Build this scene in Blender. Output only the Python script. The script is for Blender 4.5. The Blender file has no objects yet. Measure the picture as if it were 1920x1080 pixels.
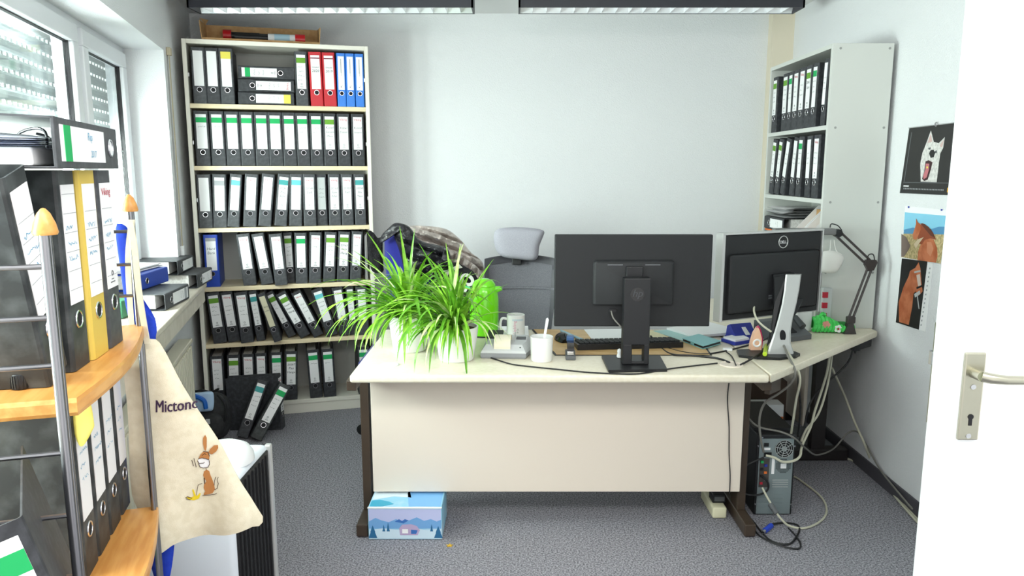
import bpy, bmesh, math, random
import numpy as np
from mathutils import Vector, Matrix, Euler

# ------------------------------------------------------------------ camera, world, lights, exposure
scene = bpy.context.scene
COL = scene.collection
CAM_H, TILT, FPX = 1.47, math.radians(9.07), 1390.0
cam_data = bpy.data.cameras.new('camera')
cam_data.sensor_width = 36.0
cam_data.lens = 36.0 * FPX / 1920.0
cam_data.clip_start = 0.02
cam = bpy.data.objects.new('camera', cam_data)
COL.objects.link(cam)
cam.location = (0, 0, CAM_H)
cam.rotation_euler = (math.pi / 2 - TILT, 0, 0)
scene.camera = cam

world = bpy.data.worlds.new('world')
scene.world = world
world.use_nodes = True
bg = world.node_tree.nodes['Background']
bg.inputs[0].default_value = (1.0, 0.992, 0.98, 1)
bg.inputs[1].default_value = 1.9

WA = math.radians(14.5)                     # the window wall runs 14.5 degrees off the room axis
WE = Vector((-math.sin(WA), math.cos(WA), 0))
WN = Vector((math.cos(WA), math.sin(WA), 0))
WC = -0.741
def area(name, loc, direction, sx, sy, power, color=(1, 1, 1)):
    l = bpy.data.lights.new(name, 'AREA'); l.shape = 'RECTANGLE'; l.size = sx; l.size_y = sy
    l.energy = power; l.color = color
    o = bpy.data.objects.new(name, l); COL.objects.link(o); o.location = loc
    o.rotation_euler = Vector(direction).to_track_quat('-Z', 'Z').to_euler()
    return o
# daylight that falls in under the half lowered roller shutter
area('window_daylight', tuple(WN * (WC - 0.42) + WE * 3.15 + Vector((0, 0, 1.26))), (0.93, 0.24, -0.15), 2.3, 0.72, 145, (1.0, 0.99, 0.975))
# unseen sash beside the camera, left unshuttered so an added lamp brings more daylight
area('unseen_sash_daylight', tuple(WN * (WC - 0.36) + WE * 1.27 + Vector((0, 0, 1.47))), (0.93, 0.30, -0.25), 1.4, 1.15, 130, (1.0, 0.99, 0.975))
# sky seen obliquely along the facade
area('oblique_daylight', tuple(WN * (WC - 0.85) + WE * 3.05 + Vector((0, 0, 1.32))), tuple(WE * 0.72 + WN * 0.62 + Vector((0, 0, -0.12))), 0.8, 0.8, 130, (1.0, 0.99, 0.975))
# added ceiling lamp out of view, assumed overhead to brighten the room
area('added_ceiling_fill', (0.25, 0.35, 2.36), (0, 0.28, -1), 2.6, 0.5, 45, (1.0, 0.97, 0.93))

vs = scene.view_settings
vs.view_transform = 'Standard'
vs.look = 'None'
vs.exposure = -0.02
vs.gamma = 1.0
vs.use_curve_mapping = False

# ------------------------------------------------------------------ pixel -> place (measured in the photograph)
_F = Vector((0, math.cos(TILT), -math.sin(TILT))); _U = Vector((0, math.sin(TILT), math.cos(TILT)))
def P(u, v, x=None, y=None, z=None):
    r = Vector((1, 0, 0)) * ((u - 960) / FPX) + _U * ((540 - v) / FPX) + _F
    if z is not None: k = (z - CAM_H) / r.z
    elif y is not None: k = y / r.y
    else: k = x / r.x
    return Vector((0, 0, CAM_H)) + r * k

# ------------------------------------------------------------------ materials
def lin(c):
    return tuple((x / 255 / 12.92) if x / 255 <= 0.04045 else ((x / 255 + 0.055) / 1.055) ** 2.4 for x in c)
MATS = {}
def mat(name, rgb, rough=0.5, metal=0.0, rgb2=None, scale=20.0, lo=0.4, hi=0.6, bump=0.0, bscale=None, stretch=None, emit=0.0, alpha=None, detail=3.0, sheen=0.0, trans=0.0, coat=0.0):
    if name in MATS: return MATS[name]
    m = bpy.data.materials.new(name); MATS[name] = m
    m.use_nodes = True
    nt = m.node_tree; b = nt.nodes['Principled BSDF']
    c = lin(rgb) + (1,)
    b.inputs['Base Color'].default_value = c
    b.inputs['Roughness'].default_value = rough
    b.inputs['Metallic'].default_value = metal
    if sheen: b.inputs['Sheen Weight'].default_value = sheen
    if coat: b.inputs['Coat Weight'].default_value = coat
    if trans: b.inputs['Transmission Weight'].default_value = trans
    if emit:
        b.inputs['Emission Color'].default_value = c
        b.inputs['Emission Strength'].default_value = emit
    if rgb2 is not None or bump:
        tc = nt.nodes.new('ShaderNodeTexCoord'); src = tc.outputs['Object']
        if stretch:
            mp = nt.nodes.new('ShaderNodeMapping'); mp.inputs['Scale'].default_value = stretch
            nt.links.new(src, mp.inputs[0]); src = mp.outputs[0]
        if rgb2 is not None:
            n = nt.nodes.new('ShaderNodeTexNoise'); n.inputs['Scale'].default_value = scale; n.inputs['Detail'].default_value = detail
            nt.links.new(src, n.inputs['Vector'])
            r = nt.nodes.new('ShaderNodeValToRGB')
            r.color_ramp.elements[0].position = lo; r.color_ramp.elements[0].color = c
            r.color_ramp.elements[1].position = hi; r.color_ramp.elements[1].color = lin(rgb2) + (1,)
            nt.links.new(n.outputs['Fac'], r.inputs[0]); nt.links.new(r.outputs[0], b.inputs['Base Color'])
        if bump:
            n2 = nt.nodes.new('ShaderNodeTexNoise'); n2.inputs['Scale'].default_value = bscale or scale; n2.inputs['Detail'].default_value = 2.0
            nt.links.new(src, n2.inputs['Vector'])
            bp = nt.nodes.new('ShaderNodeBump'); bp.inputs['Strength'].default_value = bump; bp.inputs['Distance'].default_value = 0.01
            nt.links.new(n2.outputs['Fac'], bp.inputs['Height']); nt.links.new(bp.outputs[0], b.inputs['Normal'])
    return m

def glass_mat(name, tint=(0.93, 0.97, 0.96), rough=0.02, mixf=0.10):
    m = bpy.data.materials.new(name); MATS[name] = m; m.use_nodes = True
    nt = m.node_tree; nt.nodes.clear()
    o = nt.nodes.new('ShaderNodeOutputMaterial'); t = nt.nodes.new('ShaderNodeBsdfTransparent'); g = nt.nodes.new('ShaderNodeBsdfGlossy'); mx = nt.nodes.new('ShaderNodeMixShader')
    t.inputs[0].default_value = tint + (1,); g.inputs['Roughness'].default_value = rough; mx.inputs[0].default_value = mixf
    nt.links.new(t.outputs[0], mx.inputs[1]); nt.links.new(g.outputs[0], mx.inputs[2]); nt.links.new(mx.outputs[0], o.inputs[0])
    return m

# ------------------------------------------------------------------ mesh helpers
def smooth_path(pts, n=6, closed=False):
    pts = [Vector(p) for p in pts]
    if len(pts) < 3: return pts
    out = []
    for i in range(len(pts) - 1):
        p0 = pts[max(i - 1, 0)]; p1 = pts[i]; p2 = pts[i + 1]; p3 = pts[min(i + 2, len(pts) - 1)]
        for k in range(n):
            t = k / n
            out.append(0.5 * ((2 * p1) + (p2 - p0) * t + (2 * p0 - 5 * p1 + 4 * p2 - p3) * t * t + (3 * p1 - p0 - 3 * p2 + p3) * t ** 3))
    out.append(pts[-1])
    return out

class MB:
    def __init__(s): s.v = []; s.f = []
    def add(s, vs, fs):
        o = len(s.v); s.v += [tuple(v) for v in vs]; s.f += [tuple(i + o for i in f) for f in fs]; return s
    def box(s, x0, x1, y0, y1, z0, z1, xf=None):
        vs = [Vector((x, y, z)) for z in (z0, z1) for y in (y0, y1) for x in (x0, x1)]
        if xf is not None: vs = [xf @ v for v in vs]
        return s.add(vs, [(0, 2, 3, 1), (4, 5, 7, 6), (0, 1, 5, 4), (2, 6, 7, 3), (0, 4, 6, 2), (1, 3, 7, 5)])
    def rbox(s, x0, x1, y0, y1, z0, z1, r=0.005, seg=2, xf=None):
        bm = bmesh.new(); bmesh.ops.create_cube(bm, size=1.0)
        for v in bm.verts: v.co = Vector((x0 + (v.co.x + .5) * (x1 - x0), y0 + (v.co.y + .5) * (y1 - y0), z0 + (v.co.z + .5) * (z1 - z0)))
        bmesh.ops.bevel(bm, geom=bm.edges[:], offset=r, segments=seg, profile=0.5, affect='EDGES')
        return s.frombm(bm, xf)
    def frombm(s, bm, xf=None):
        bm.verts.index_update()
        s.add([(xf @ v.co) if xf is not None else v.co for v in bm.verts], [[v.index for v in f.verts] for f in bm.faces]); bm.free(); return s
    def tube(s, pts, r, n=8, cap=True, smooth=0):
        pts = smooth_path(pts, smooth) if smooth else [Vector(p) for p in pts]
        m = len(pts); vs = []; fs = []
        ref = None
        for i, p in enumerate(pts):
            t = (pts[min(i + 1, m - 1)] - pts[max(i - 1, 0)])
            if t.length < 1e-9: t = Vector((0, 0, 1))
            t.normalize()
            if ref is None:
                ref = t.orthogonal().normalized()
            else:
                ref = ref - t * ref.dot(t)
                if ref.length < 1e-6: ref = t.orthogonal()
                ref.normalize()
            b = t.cross(ref)
            rr = r[i] if isinstance(r, (list, tuple)) else r
            for k in range(n):
                a = 2 * math.pi * k / n
                vs.append(p + ref * (math.cos(a) * rr) + b * (math.sin(a) * rr))
        for i in range(m - 1):
            for k in range(n):
                k2 = (k + 1) % n
                fs.append((i * n + k, i * n + k2, (i + 1) * n + k2, (i + 1) * n + k))
        if cap: fs.append(tuple(range(n - 1, -1, -1))); fs.append(tuple((m - 1) * n + k for k in range(n)))
        return s.add(vs, fs)
    def lathe(s, prof, n=24, c=(0, 0, 0), xf=None):
        vs = []; fs = []; m = len(prof)
        for r, z in prof:
            for k in range(n):
                a = 2 * math.pi * k / n
                v = Vector((c[0] + r * math.cos(a), c[1] + r * math.sin(a), c[2] + z))
                vs.append(xf @ v if xf is not None else v)
        for i in range(m - 1):
            for k in range(n):
                k2 = (k + 1) % n
                fs.append((i * n + k, i * n + k2, (i + 1) * n + k2, (i + 1) * n + k))
        if prof[0][0] > 1e-6: fs.append(tuple(range(n - 1, -1, -1)))
        if prof[-1][0] > 1e-6: fs.append(tuple((m - 1) * n + k for k in range(n)))
        return s.add(vs, fs)
    def torus(s, c, R, r, axis='y', n=20, k=6, xf=None):
        vs = []; fs = []
        for i in range(n):
            a = 2 * math.pi * i / n
            for j in range(k):
                b = 2 * math.pi * j / k
                q = R + r * math.cos(b)
                p = {'y': (q * math.cos(a), r * math.sin(b), q * math.sin(a)), 'z': (q * math.cos(a), q * math.sin(a), r * math.sin(b)), 'x': (r * math.sin(b), q * math.cos(a), q * math.sin(a))}[axis]
                v = Vector(p) + Vector(c); vs.append(xf @ v if xf is not None else v)
        for i in range(n):
            for j in range(k):
                fs.append((i * k + j, ((i + 1) % n) * k + j, ((i + 1) % n) * k + (j + 1) % k, i * k + (j + 1) % k))
        return s.add(vs, fs)
    def disc(s, c, R, axis='y', n=20, th=0.001):
        o = []
        for d in (-th / 2, th / 2):
            for i in range(n):
                a = 2 * math.pi * i / n
                p = {'y': (R * math.cos(a), d, R * math.sin(a)), 'z': (R * math.cos(a), R * math.sin(a), d), 'x': (d, R * math.cos(a), R * math.sin(a))}[axis]
                o.append(Vector(p) + Vector(c))
        fs = [tuple(range(n - 1, -1, -1)), tuple(range(n, 2 * n))] + [(i, (i + 1) % n, n + (i + 1) % n, n + i) for i in range(n)]
        return s.add(o, fs)
    def slab(s, pts, off):                # polygon (3D points) extruded along off
        n = len(pts); off = Vector(off); a = [Vector(p) for p in pts]
        return s.add(a + [p + off for p in a], [tuple(range(n - 1, -1, -1)), tuple(range(n, 2 * n))] + [(i, (i + 1) % n, n + (i + 1) % n, n + i) for i in range(n)])
    def grid(s, rows, closed=False):
        m = len(rows); n = len(rows[0]); vs = [p for r in rows for p in r]
        fs = [(i * n + j, i * n + (j + 1) % n, (i + 1) * n + (j + 1) % n, (i + 1) * n + j) for i in range(m - 1) for j in range(n if closed else n - 1)]
        return s.add(vs, fs)
    def mesh(s, name, m, org=None, smooth=False):
        me = bpy.data.meshes.new(name)
        vs = s.v
        if org is not None: vs = [(v[0] - org[0], v[1] - org[1], v[2] - org[2]) for v in vs]
        me.from_pydata(vs, [], s.f)
        bm = bmesh.new(); bm.from_mesh(me); bmesh.ops.recalc_face_normals(bm, faces=bm.faces); bm.to_mesh(me); bm.free()
        if smooth:
            me.polygons.foreach_set('use_smooth', [True] * len(me.polygons))
            try: me.set_sharp_from_angle(angle=math.radians(40))
            except Exception: pass
        if m: me.materials.append(m)
        return me

ORG = {}
def link(name, data, parent=None, loc=(0, 0, 0), rot=(0, 0, 0)):
    o = bpy.data.objects.new(name, data); COL.objects.link(o)
    o.location = loc; o.rotation_euler = rot
    if parent is not None: o.parent = parent
    return o
def tag(o, label=None, cat=None, group=None, kind=None):
    if label: o['label'] = label
    if cat: o['category'] = cat
    if group: o['group'] = group
    if kind: o['kind'] = kind
    return o
def thing(name, label, cat, loc=(0, 0, 0), rotz=0.0, group=None, kind=None, rot=None):
    o = link(name, None, None, loc, rot if rot is not None else (0, 0, rotz))
    o.empty_display_size = 0.05
    ORG[o.name] = Vector(loc)
    return tag(o, label, cat, group, kind)
def part(name, mb, m, parent, smooth=False, loc=(0, 0, 0), rot=(0, 0, 0), label=None):      # local coordinates
    me = mb if isinstance(mb, bpy.types.Mesh) else mb.mesh(name, m, None, smooth)
    o = link(name, me, parent, loc, rot)
    ORG[o.name] = Vector((0, 0, 0))
    if label: o['label'] = label
    return o
def wpart(name, mb, m, parent, smooth=False, label=None):                                   # world coordinates under an unrotated parent chain
    org = Vector((0, 0, 0)); p = parent
    while p is not None: org = org + ORG.get(p.name, Vector((0, 0, 0))); p = p.parent
    o = link(name, mb.mesh(name, m, org, smooth), parent); ORG[o.name] = Vector((0, 0, 0))
    if label: o['label'] = label
    return o
def solo(name, mb, m, label, cat, group=None, smooth=False, kind=None):                     # a thing that is one mesh, world coordinates
    v = np.array(mb.v); org = ((v[:, 0].min() + v[:, 0].max()) / 2, (v[:, 1].min() + v[:, 1].max()) / 2, v[:, 2].min())
    o = link(name, mb.mesh(name, m, org, smooth), None, org); ORG[o.name] = Vector(org)
    return tag(o, label, cat, group, kind)
def struct(name, mb, m, label=None, smooth=False):
    o = link(name, mb.mesh(name, m, None, smooth)); ORG[o.name] = Vector((0, 0, 0)); o['kind'] = 'structure'
    if label: o['label'] = label
    return o
def frame(origin, rotz): return Matrix.Translation(Vector(origin)) @ Matrix.Rotation(rotz, 4, 'Z')

_TXT = {}
def text_mb(s, size=0.02, shear=0.0, align='CENTER', bold=0.0):
    key = (s, shear, align, bold)
    if key not in _TXT:
        c = bpy.data.curves.new('lettering', 'FONT'); c.body = s; c.size = 1.0; c.shear = shear; c.align_x = align; c.resolution_u = 2; c.offset = bold
        o = bpy.data.objects.new('lettering', c); COL.objects.link(o)
        bpy.context.view_layer.update()
        me = bpy.data.meshes.new_from_object(o.evaluated_get(bpy.context.evaluated_depsgraph_get()))
        _TXT[key] = ([tuple(v.co) for v in me.vertices], [tuple(p.vertices) for p in me.polygons])
        bpy.data.objects.remove(o); bpy.data.meshes.remove(me)
    vs, fs = _TXT[key]
    mb = MB(); mb.add([(x * size, y * size, 0) for x, y, z in vs], fs)
    return mb
def xform(mb, fn):
    mb.v = [tuple(fn(v)) for v in mb.v]; return mb

# ------------------------------------------------------------------ palette
WALL = mat('white_woodchip_wall', (229, 230, 232), 0.9, bump=0.35, bscale=170)
CEIL = mat('white_ceiling_paint', (228, 228, 228), 0.95)
CARPET = mat('grey_speckled_carpet', (92, 91, 98), 1.0, rgb2=(172, 170, 178), scale=150, lo=0.32, hi=0.70, bump=0.4, bscale=150, detail=1.0)
PVC = mat('white_window_plastic', (232, 234, 238), 0.35)
GASKET = mat('black_rubber_gasket', (22, 20, 26), 0.5)
GLASS = glass_mat('window_glass')
SHUT = mat('grey_shutter_slat', (176, 180, 180), 0.5)
SILLM = mat('beige_sill_laminate', (214, 204, 188), 0.5, rgb2=(224, 215, 200), scale=14)
RADI = mat('cream_radiator_enamel', (226, 220, 200), 0.4)
STRAPM = mat('beige_woven_strap', (196, 184, 160), 0.9)
DOORM = mat('white_door_lacquer', (240, 243, 244), 0.28, coat=0.2)
STEEL = mat('brushed_nickel', (178, 176, 160), 0.32, 1.0)
CHROME = mat('chrome', (205, 205, 208), 0.16, 1.0)
BASEB = mat('dark_grey_vinyl_skirting', (72, 70, 76), 0.6)
BEIGEW = mat('beige_wall_panel', (226, 216, 196), 0.8)
CREAM = mat('cream_shelf_laminate', (234, 230, 218), 0.45)
BEECH = mat('pale_beech_shelf_edge', (226, 208, 170), 0.45, rgb2=(234, 218, 184), scale=30, stretch=(0.4, 1, 6))
SHELFB = mat('grey_cabinet_back_board', (186, 186, 180), 0.6)
CABG = mat('light_grey_cabinet_laminate', (206, 208, 203), 0.45)
DESKT = mat('cream_desk_laminate', (226, 217, 196), 0.38, rgb2=(231, 223, 204), scale=60)
DESKP = mat('pale_cream_desk_panel', (229, 217, 203), 0.5)
BROWN = mat('dark_brown_steel', (66, 54, 44), 0.38)
BLACKP = mat('black_plastic', (22, 23, 26), 0.42)
BLACKM = mat('matte_black_plastic', (25, 26, 29), 0.65)
GREYP = mat('mid_grey_plastic', (92, 95, 98), 0.5)
SILVER = mat('silver_plastic', (196, 197, 196), 0.35, 0.3)
WHITEP = mat('white_plastic', (238, 239, 240), 0.35)
PAPER = mat('white_paper', (243, 243, 244), 0.85)
PAPEREDGE = mat('paper_stack_edge', (214, 212, 208), 0.9, rgb2=(236, 235, 232), scale=90, stretch=(1, 1, 9))
INK = mat('dark_ink', (52, 54, 62), 0.8)
BLUEINK = mat('light_blue_ink', (96, 168, 204), 0.8)
REDINK = mat('red_print', (196, 44, 74), 0.8)
BIND_BLACK = mat('black_marbled_binder_board', (44, 46, 50), 0.55, rgb2=(64, 66, 71), scale=55, lo=0.42, hi=0.72)
BIND_GREY = mat('dark_grey_binder_board', (62, 64, 68), 0.55, rgb2=(80, 82, 86), scale=60, lo=0.4, hi=0.72)
BIND_MARB = mat('cloudy_black_binder_board', (40, 44, 46), 0.5, rgb2=(92, 97, 98), scale=24, lo=0.44, hi=0.85, detail=6)
BIND_BLUE = mat('royal_blue_binder_board', (22, 66, 178), 0.45)
BIND_LBLUE = mat('bright_blue_binder_board', (44, 122, 216), 0.4)
BIND_RED = mat('red_binder_board', (192, 24, 38), 0.42)
BIND_YEL = mat('mustard_yellow_binder_board', (214, 186, 84), 0.55)
BIND_BEIGE = mat('worn_beige_binder_board', (206, 200, 172), 0.7)
HOLE = mat('dark_finger_hole', (18, 18, 22), 0.8)
RINGM = mat('nickel_ring', (214, 214, 218), 0.22, 1.0)
GREEN = mat('green_print', (20, 168, 92), 0.7)
LEAFG = mat('olive_green_print', (104, 160, 48), 0.7)
TEAL = mat('teal_print', (66, 158, 158), 0.7)
CYAN = mat('pale_cyan_print', (104, 194, 206), 0.7)
YELLOWP = mat('yellow_print', (232, 218, 92), 0.7)
GREYPR = mat('grey_print', (168, 170, 174), 0.8)
DIMPAP = mat('grey_paper', (186, 190, 190), 0.85)
CARD = mat('brown_cardboard', (186, 146, 98), 0.85, rgb2=(198, 160, 112), scale=30)
WOOD = mat('orange_beech_wood', (206, 142, 70), 0.42, rgb2=(222, 164, 92), scale=9, stretch=(1, 8, 8), lo=0.35, hi=0.65, coat=0.15)
RACKM = mat('satin_steel_tube', (150, 150, 154), 0.3, 1.0)
CABLEB = mat('black_cable', (24, 24, 27), 0.5)
CABLEW = mat('cream_cable', (198, 196, 176), 0.5)
CABLEG = mat('grey_cable', (120, 118, 112), 0.5)
# ================================================================== THE ROOM
CEIL_Z, BACK_Y, RIGHT_X = 2.435, 4.85, 1.745
struct('floor', MB().box(-2.6, 2.0, -1.2, 5.0, -0.06, 0.0), CARPET, 'grey speckled office carpet')
struct('ceiling', MB().box(-2.7, 2.0, -0.9, 5.0, CEIL_Z, CEIL_Z + 0.08), CEIL, 'plain white ceiling')
struct('wall_back', MB().box(-2.4, 1.95, BACK_Y, BACK_Y + 0.12, -0.05, CEIL_Z + 0.05), WALL, 'white woodchip wall behind the desk')
wr = MB()
wr.box(RIGHT_X, RIGHT_X + 0.12, 1.56, BACK_Y + 0.1, -0.05, CEIL_Z + 0.05)
wr.box(RIGHT_X, RIGHT_X + 0.12, -0.9, 0.66, -0.05, CEIL_Z + 0.05)
wr.box(RIGHT_X, RIGHT_X + 0.12, 0.66, 1.56, 2.04, CEIL_Z + 0.05)
struct('wall_right', wr, WALL, 'white wall with pinned animal calendars')
struct('baseboard_right', MB().rbox(RIGHT_X - 0.012, RIGHT_X, 1.57, BACK_Y, 0, 0.065, 0.003), BASEB, 'dark grey skirting strip')
struct('trim_1', MB().box(1.61, RIGHT_X, 4.775, BACK_Y, 0, CEIL_Z), BEIGEW, 'beige boxed pipe cover in the corner')

# window wall: local x runs along the wall away from the camera, local y points outdoors
WL_LOC = tuple(WN * WC); WL_ROT = math.pi / 2 + WA
def wall_local(name, mb, m, parent=None, label=None, smooth=False):
    o = link(name, mb.mesh(name, m, None, smooth), parent, (0, 0, 0) if parent else WL_LOC, (0, 0, 0) if parent else (0, 0, WL_ROT))
    if not parent: o['kind'] = 'structure'
    if label: o['label'] = label
    return o
def WLP(s, d, z): return WN * (WC + d) + WE * s + Vector((0, 0, z))
S0, S1, WZ0, WZ1, WT = 0.55, 4.26, 0.86, 2.075, 0.27
wlb = MB()
wlb.box(-1.6, 5.25, 0, WT, -0.05, WZ0); wlb.box(-1.6, 5.25, 0, WT, WZ1, CEIL_Z + 0.05)
wlb.box(-1.6, S0, 0, WT, WZ0, WZ1); wlb.box(S1, 5.25, 0, WT, WZ0, WZ1)
wall_local('wall_left', wlb, WALL, None, 'white window wall with deep reveal')
def window_sash(n, s0, s1, label):
    # outer frame
    fr = MB(); t = 0.055
    y0, y1 = 0.19, 0.265
    fr.box(s0, s1, y0, y1, WZ1 - t, WZ1); fr.box(s0, s1, y0, y1, WZ0, WZ0 + t); fr.box(s0, s0 + t, y0, y1, WZ0 + t, WZ1 - t); fr.box(s1 - t, s1, y0, y1, WZ0 + t, WZ1 - t)
    root = wall_local('window_%d' % n, fr, PVC, None, label)
    a0, a1, b0, b1 = s0 + 0.03, s1 - 0.03, WZ0 + 0.03, WZ1 - 0.03
    k = 0.072; q0, q1 = 0.172, 0.23
    def strip(name, x0, x1, z0, z1):
        wall_local(name, MB().rbox(x0, x1, q0, q1, z0, z1, 0.006), PVC, root)
    strip('sash_rail', a0, a1, b1 - k, b1); strip('sash_rail', a0, a1, b0, b0 + k)
    strip('sash_stile', a0, a0 + k, b0 + k, b1 - k); strip('sash_stile', a1 - k, a1, b0 + k, b1 - k)
    g0, g1, h0, h1 = a0 + k, a1 - k, b0 + k, b1 - k
    gk = MB(); w = 0.005
    gk.box(g0, g1, 0.196, 0.210, h1 - w, h1); gk.box(g0, g1, 0.196, 0.210, h0, h0 + w); gk.box(g0, g0 + w, 0.196, 0.210, h0, h1); gk.box(g1 - w, g1, 0.190, 0.210, h0, h1)
    wall_local('gasket', gk, GASKET, root)
    wall_local('glass_pane', MB().box(g0 + w, g1 - w, 0.202, 0.206, h0 + w, h1 - w), GLASS, root)
    wall_local('glass_pane', MB().box(g0 + w, g1 - w, 0.222, 0.226, h0 + w, h1 - w), GLASS, root)
window_sash(1, 3.475, 4.26, 'white plastic window sash nearest the bookshelf')
window_sash(2, 2.00, 3.475, 'wide white plastic window sash behind the rack')
window_sash(3, 0.55, 2.00, 'white plastic window sash beside the camera')
# roller shutter, lowered about a third: each slat a part
rs = thing('roller_shutter', 'half lowered grey roller shutter with rows of light holes', 'shutter', WL_LOC, WL_ROT)
slat = MB(); L0, L1 = 2.05, 4.95
prof = [(0.0, 0.0), (0.006, 0.008), (0.009, 0.02), (0.006, 0.034), (0.0, 0.042)]
rows = [[Vector((x, 0.30 + d, z)) for d, z in prof] for x in (L0, L1)]
slat.grid(rows); slat.grid([[Vector((x, 0.304 + d, z)) for d, z in prof] for x in (L0, L1)])
x = L0
while x < L1:
    slat.box(x, x + 0.020, 0.300, 0.303, 0.040, 0.0555); x += 0.050
slat_me = slat.mesh('slat', SHUT)
for k in range(8):
    part('slat', slat_me, None, rs, loc=(0, 0, 1.655 + 0.0555 * k))
part('end_bar', MB().rbox(L0, L1, 0.296, 0.312, 1.63, 1.655, 0.004), SHUT, rs)
# sill with its apron boards
sill = struct('trim_2', MB().rbox(0.4, 4.32, -0.125, 0.18, 0.835, 0.862, 0.006), SILLM, 'beige window sill board')
sill.location = WL_LOC; sill.rotation_euler = (0, 0, WL_ROT)
xs = [0.4, 1.2, 2.0, 2.75, 3.2, 3.62, 3.95, 4.32]
for a, b in zip(xs[:-1], xs[1:]):
    part('apron_board', MB().rbox(a + 0.002, b - 0.002, -0.112, -0.09, 0.755, 0.835, 0.002), SILLM, sill)
# shutter strap in its guide beside the window
st = thing('shutter_strap', 'beige shutter pull strap hanging beside the window reveal', 'strap', WL_LOC, WL_ROT)
part('strap', MB().box(4.335, 4.357, -0.012, -0.009, 0.98, 2.075), STRAPM, st)
part('strap_guide', MB().rbox(4.325, 4.367, -0.022, 0.0, 2.06, 2.10, 0.004), STRAPM, st)
part('strap_winder', MB().rbox(4.325, 4.367, -0.02, 0.0, 0.90, 1.06, 0.006), WHITEP, st)
# radiator
rd = thing('radiator', 'cream ribbed panel radiator under the window sill', 'radiator', WL_LOC, WL_ROT)
rb = MB().box(2.6, 3.98, -0.075, -0.03, 0.14, 0.60)
part('panel', rb, RADI, rd)
rib = MB().rbox(-0.013, 0.013, -0.085, -0.074, 0.16, 0.585, 0.004).mesh('rib', RADI)
for k in range(36): part('rib', rib, None, rd, loc=(2.63 + 0.038 * k, 0, 0))
part('top_grille', MB().rbox(2.595, 3.985, -0.088, -0.02, 0.60, 0.62, 0.004), RADI, rd)
for sx in (2.9, 3.7): part('bracket', MB().box(sx - .02, sx + .02, -0.03, 0.0, 0.2, 0.55), RADI, rd)

# open door with its fittings
DX0, DX1, DY = 0.900, 1.742, 1.505
dr = struct('door_1', MB().rbox(DX0, DX1, DY, DY + 0.04, 0.008, 2.02, 0.003), DOORM, 'open white door leaf at the right')
part('rebate_lip', MB().rbox(DX0 - 0.013, DX0 + .002, DY, DY + 0.016, 0.008, 2.02, 0.002), DOORM, dr)
part('latch_plate', MB().box(DX0 - 0.002, DX0 + 0.001, DY + 0.019, DY + 0.037, 0.93, 1.15), STEEL, dr)
part('latch_bolt', MB().rbox(DX0 - 0.011, DX0, DY + 0.021, DY + 0.035, 1.06, 1.09, 0.002), CHROME, dr)
hp = part('handle_plate', MB().rbox(DX0 + 0.042, DX0 + 0.085, DY - 0.009, DY, 0.905, 1.095, 0.003), STEEL, dr)
hb = MB()
hb.lathe([(0.011, 0), (0.011, 0.03)], 16, xf=Matrix.Translation((DX0 + .062, DY - 0.008, 1.052)) @ Matrix.Rotation(math.pi / 2, 4, 'X'))
hb.tube([(DX0 + .062, DY - 0.036, 1.052), (DX0 + .075, DY - 0.044, 1.050), (DX0 + .105, DY - 0.046, 1.047), (DX0 + .20, DY - 0.046, 1.046)], [0.011, 0.011, 0.0095, 0.0085], 12, smooth=0)
part('lever', hb, STEEL, hp, True)
for zz in (1.022, 0.915): part('screw', MB().disc((DX0 + 0.063, DY - 0.0095, zz), 0.0055, 'y', 14, 0.002), CHROME, hp)
part('keyhole', MB().disc((DX0 + 0.064, DY - 0.0094, 0.957), 0.006, 'y', 14, 0.0015).box(DX0 + 0.0605, DX0 + 0.0675, DY - 0.0102, DY - 0.0088, 0.938, 0.957), HOLE, hp)

# two louvred ceiling lights
LHOUS = mat('anthracite_lamp_housing', (44, 44, 52), 0.45)
LOUV = mat('white_aluminium_louvre', (238, 242, 246), 0.25, 0.35)
TUBE = mat('fluorescent_tube', (255, 252, 244), 0.4, emit=5.0)
def ceiling_light(x0, x1, label):
    t = thing('ceiling_light', label, 'ceiling light', ((x0 + x1) / 2, 4.18, 2.315), 0, 'louvred ceiling lights')
    h = (x1 - x0) / 2; y0, y1 = -0.085, 0.085
    hb = MB(); hb.box(-h, h, y0, y0 + .006, 0, 0.085); hb.box(-h, h, y1 - .006, y1, 0, 0.085); hb.box(-h, -h + .01, y0, y1, 0, 0.085); hb.box(h - .01, h, y0, y1, 0, 0.085); hb.box(-h, h, y0, y1, 0.079, 0.085)
    part('housing', hb, LHOUS, t)
    part('side_reflector', MB().slab([(-h + .01, y0 + .007, 0.002), (h - .01, y0 + .007, 0.002), (h - .01, y0 + .04, 0.06), (-h + .01, y0 + .04, 0.06)], (0, 0.001, 0)), LOUV, t)
    part('side_reflector', MB().slab([(-h + .01, y1 - .007, 0.002), (h - .01, y1 - .007, 0.002), (h - .01, y1 - .04, 0.06), (-h + .01, y1 - .04, 0.06)], (0, -0.001, 0)), LOUV, t)
    bl = MB().slab([(0, y0 + .01, 0.003), (0, y1 - .01, 0.003), (0, y1 - .035, 0.05), (0, y0 + .035, 0.05)], (0.0015, 0, 0)).mesh('louvre_blade', LOUV)
    n = 20
    for k in range(1, n): part('louvre_blade', bl, None, t, loc=(-h + 2 * h * k / n, 0, 0))
    part('tube', MB().tube([(-h + .03, 0, 0.06), (h - .03, 0, 0.06)], 0.013, 10), TUBE, t)
    for sx in (-h * .6, h * .6): part('ceiling_mount', MB().box(sx - .03, sx + .03, -.03, .03, 0.085, CEIL_Z - 2.315), LHOUS, t)
ceiling_light(-1.715, -0.205, 'long louvred ceiling light above the tall bookshelf')
ceiling_light(0.035, 1.545, 'long louvred ceiling light above the two monitors')
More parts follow.
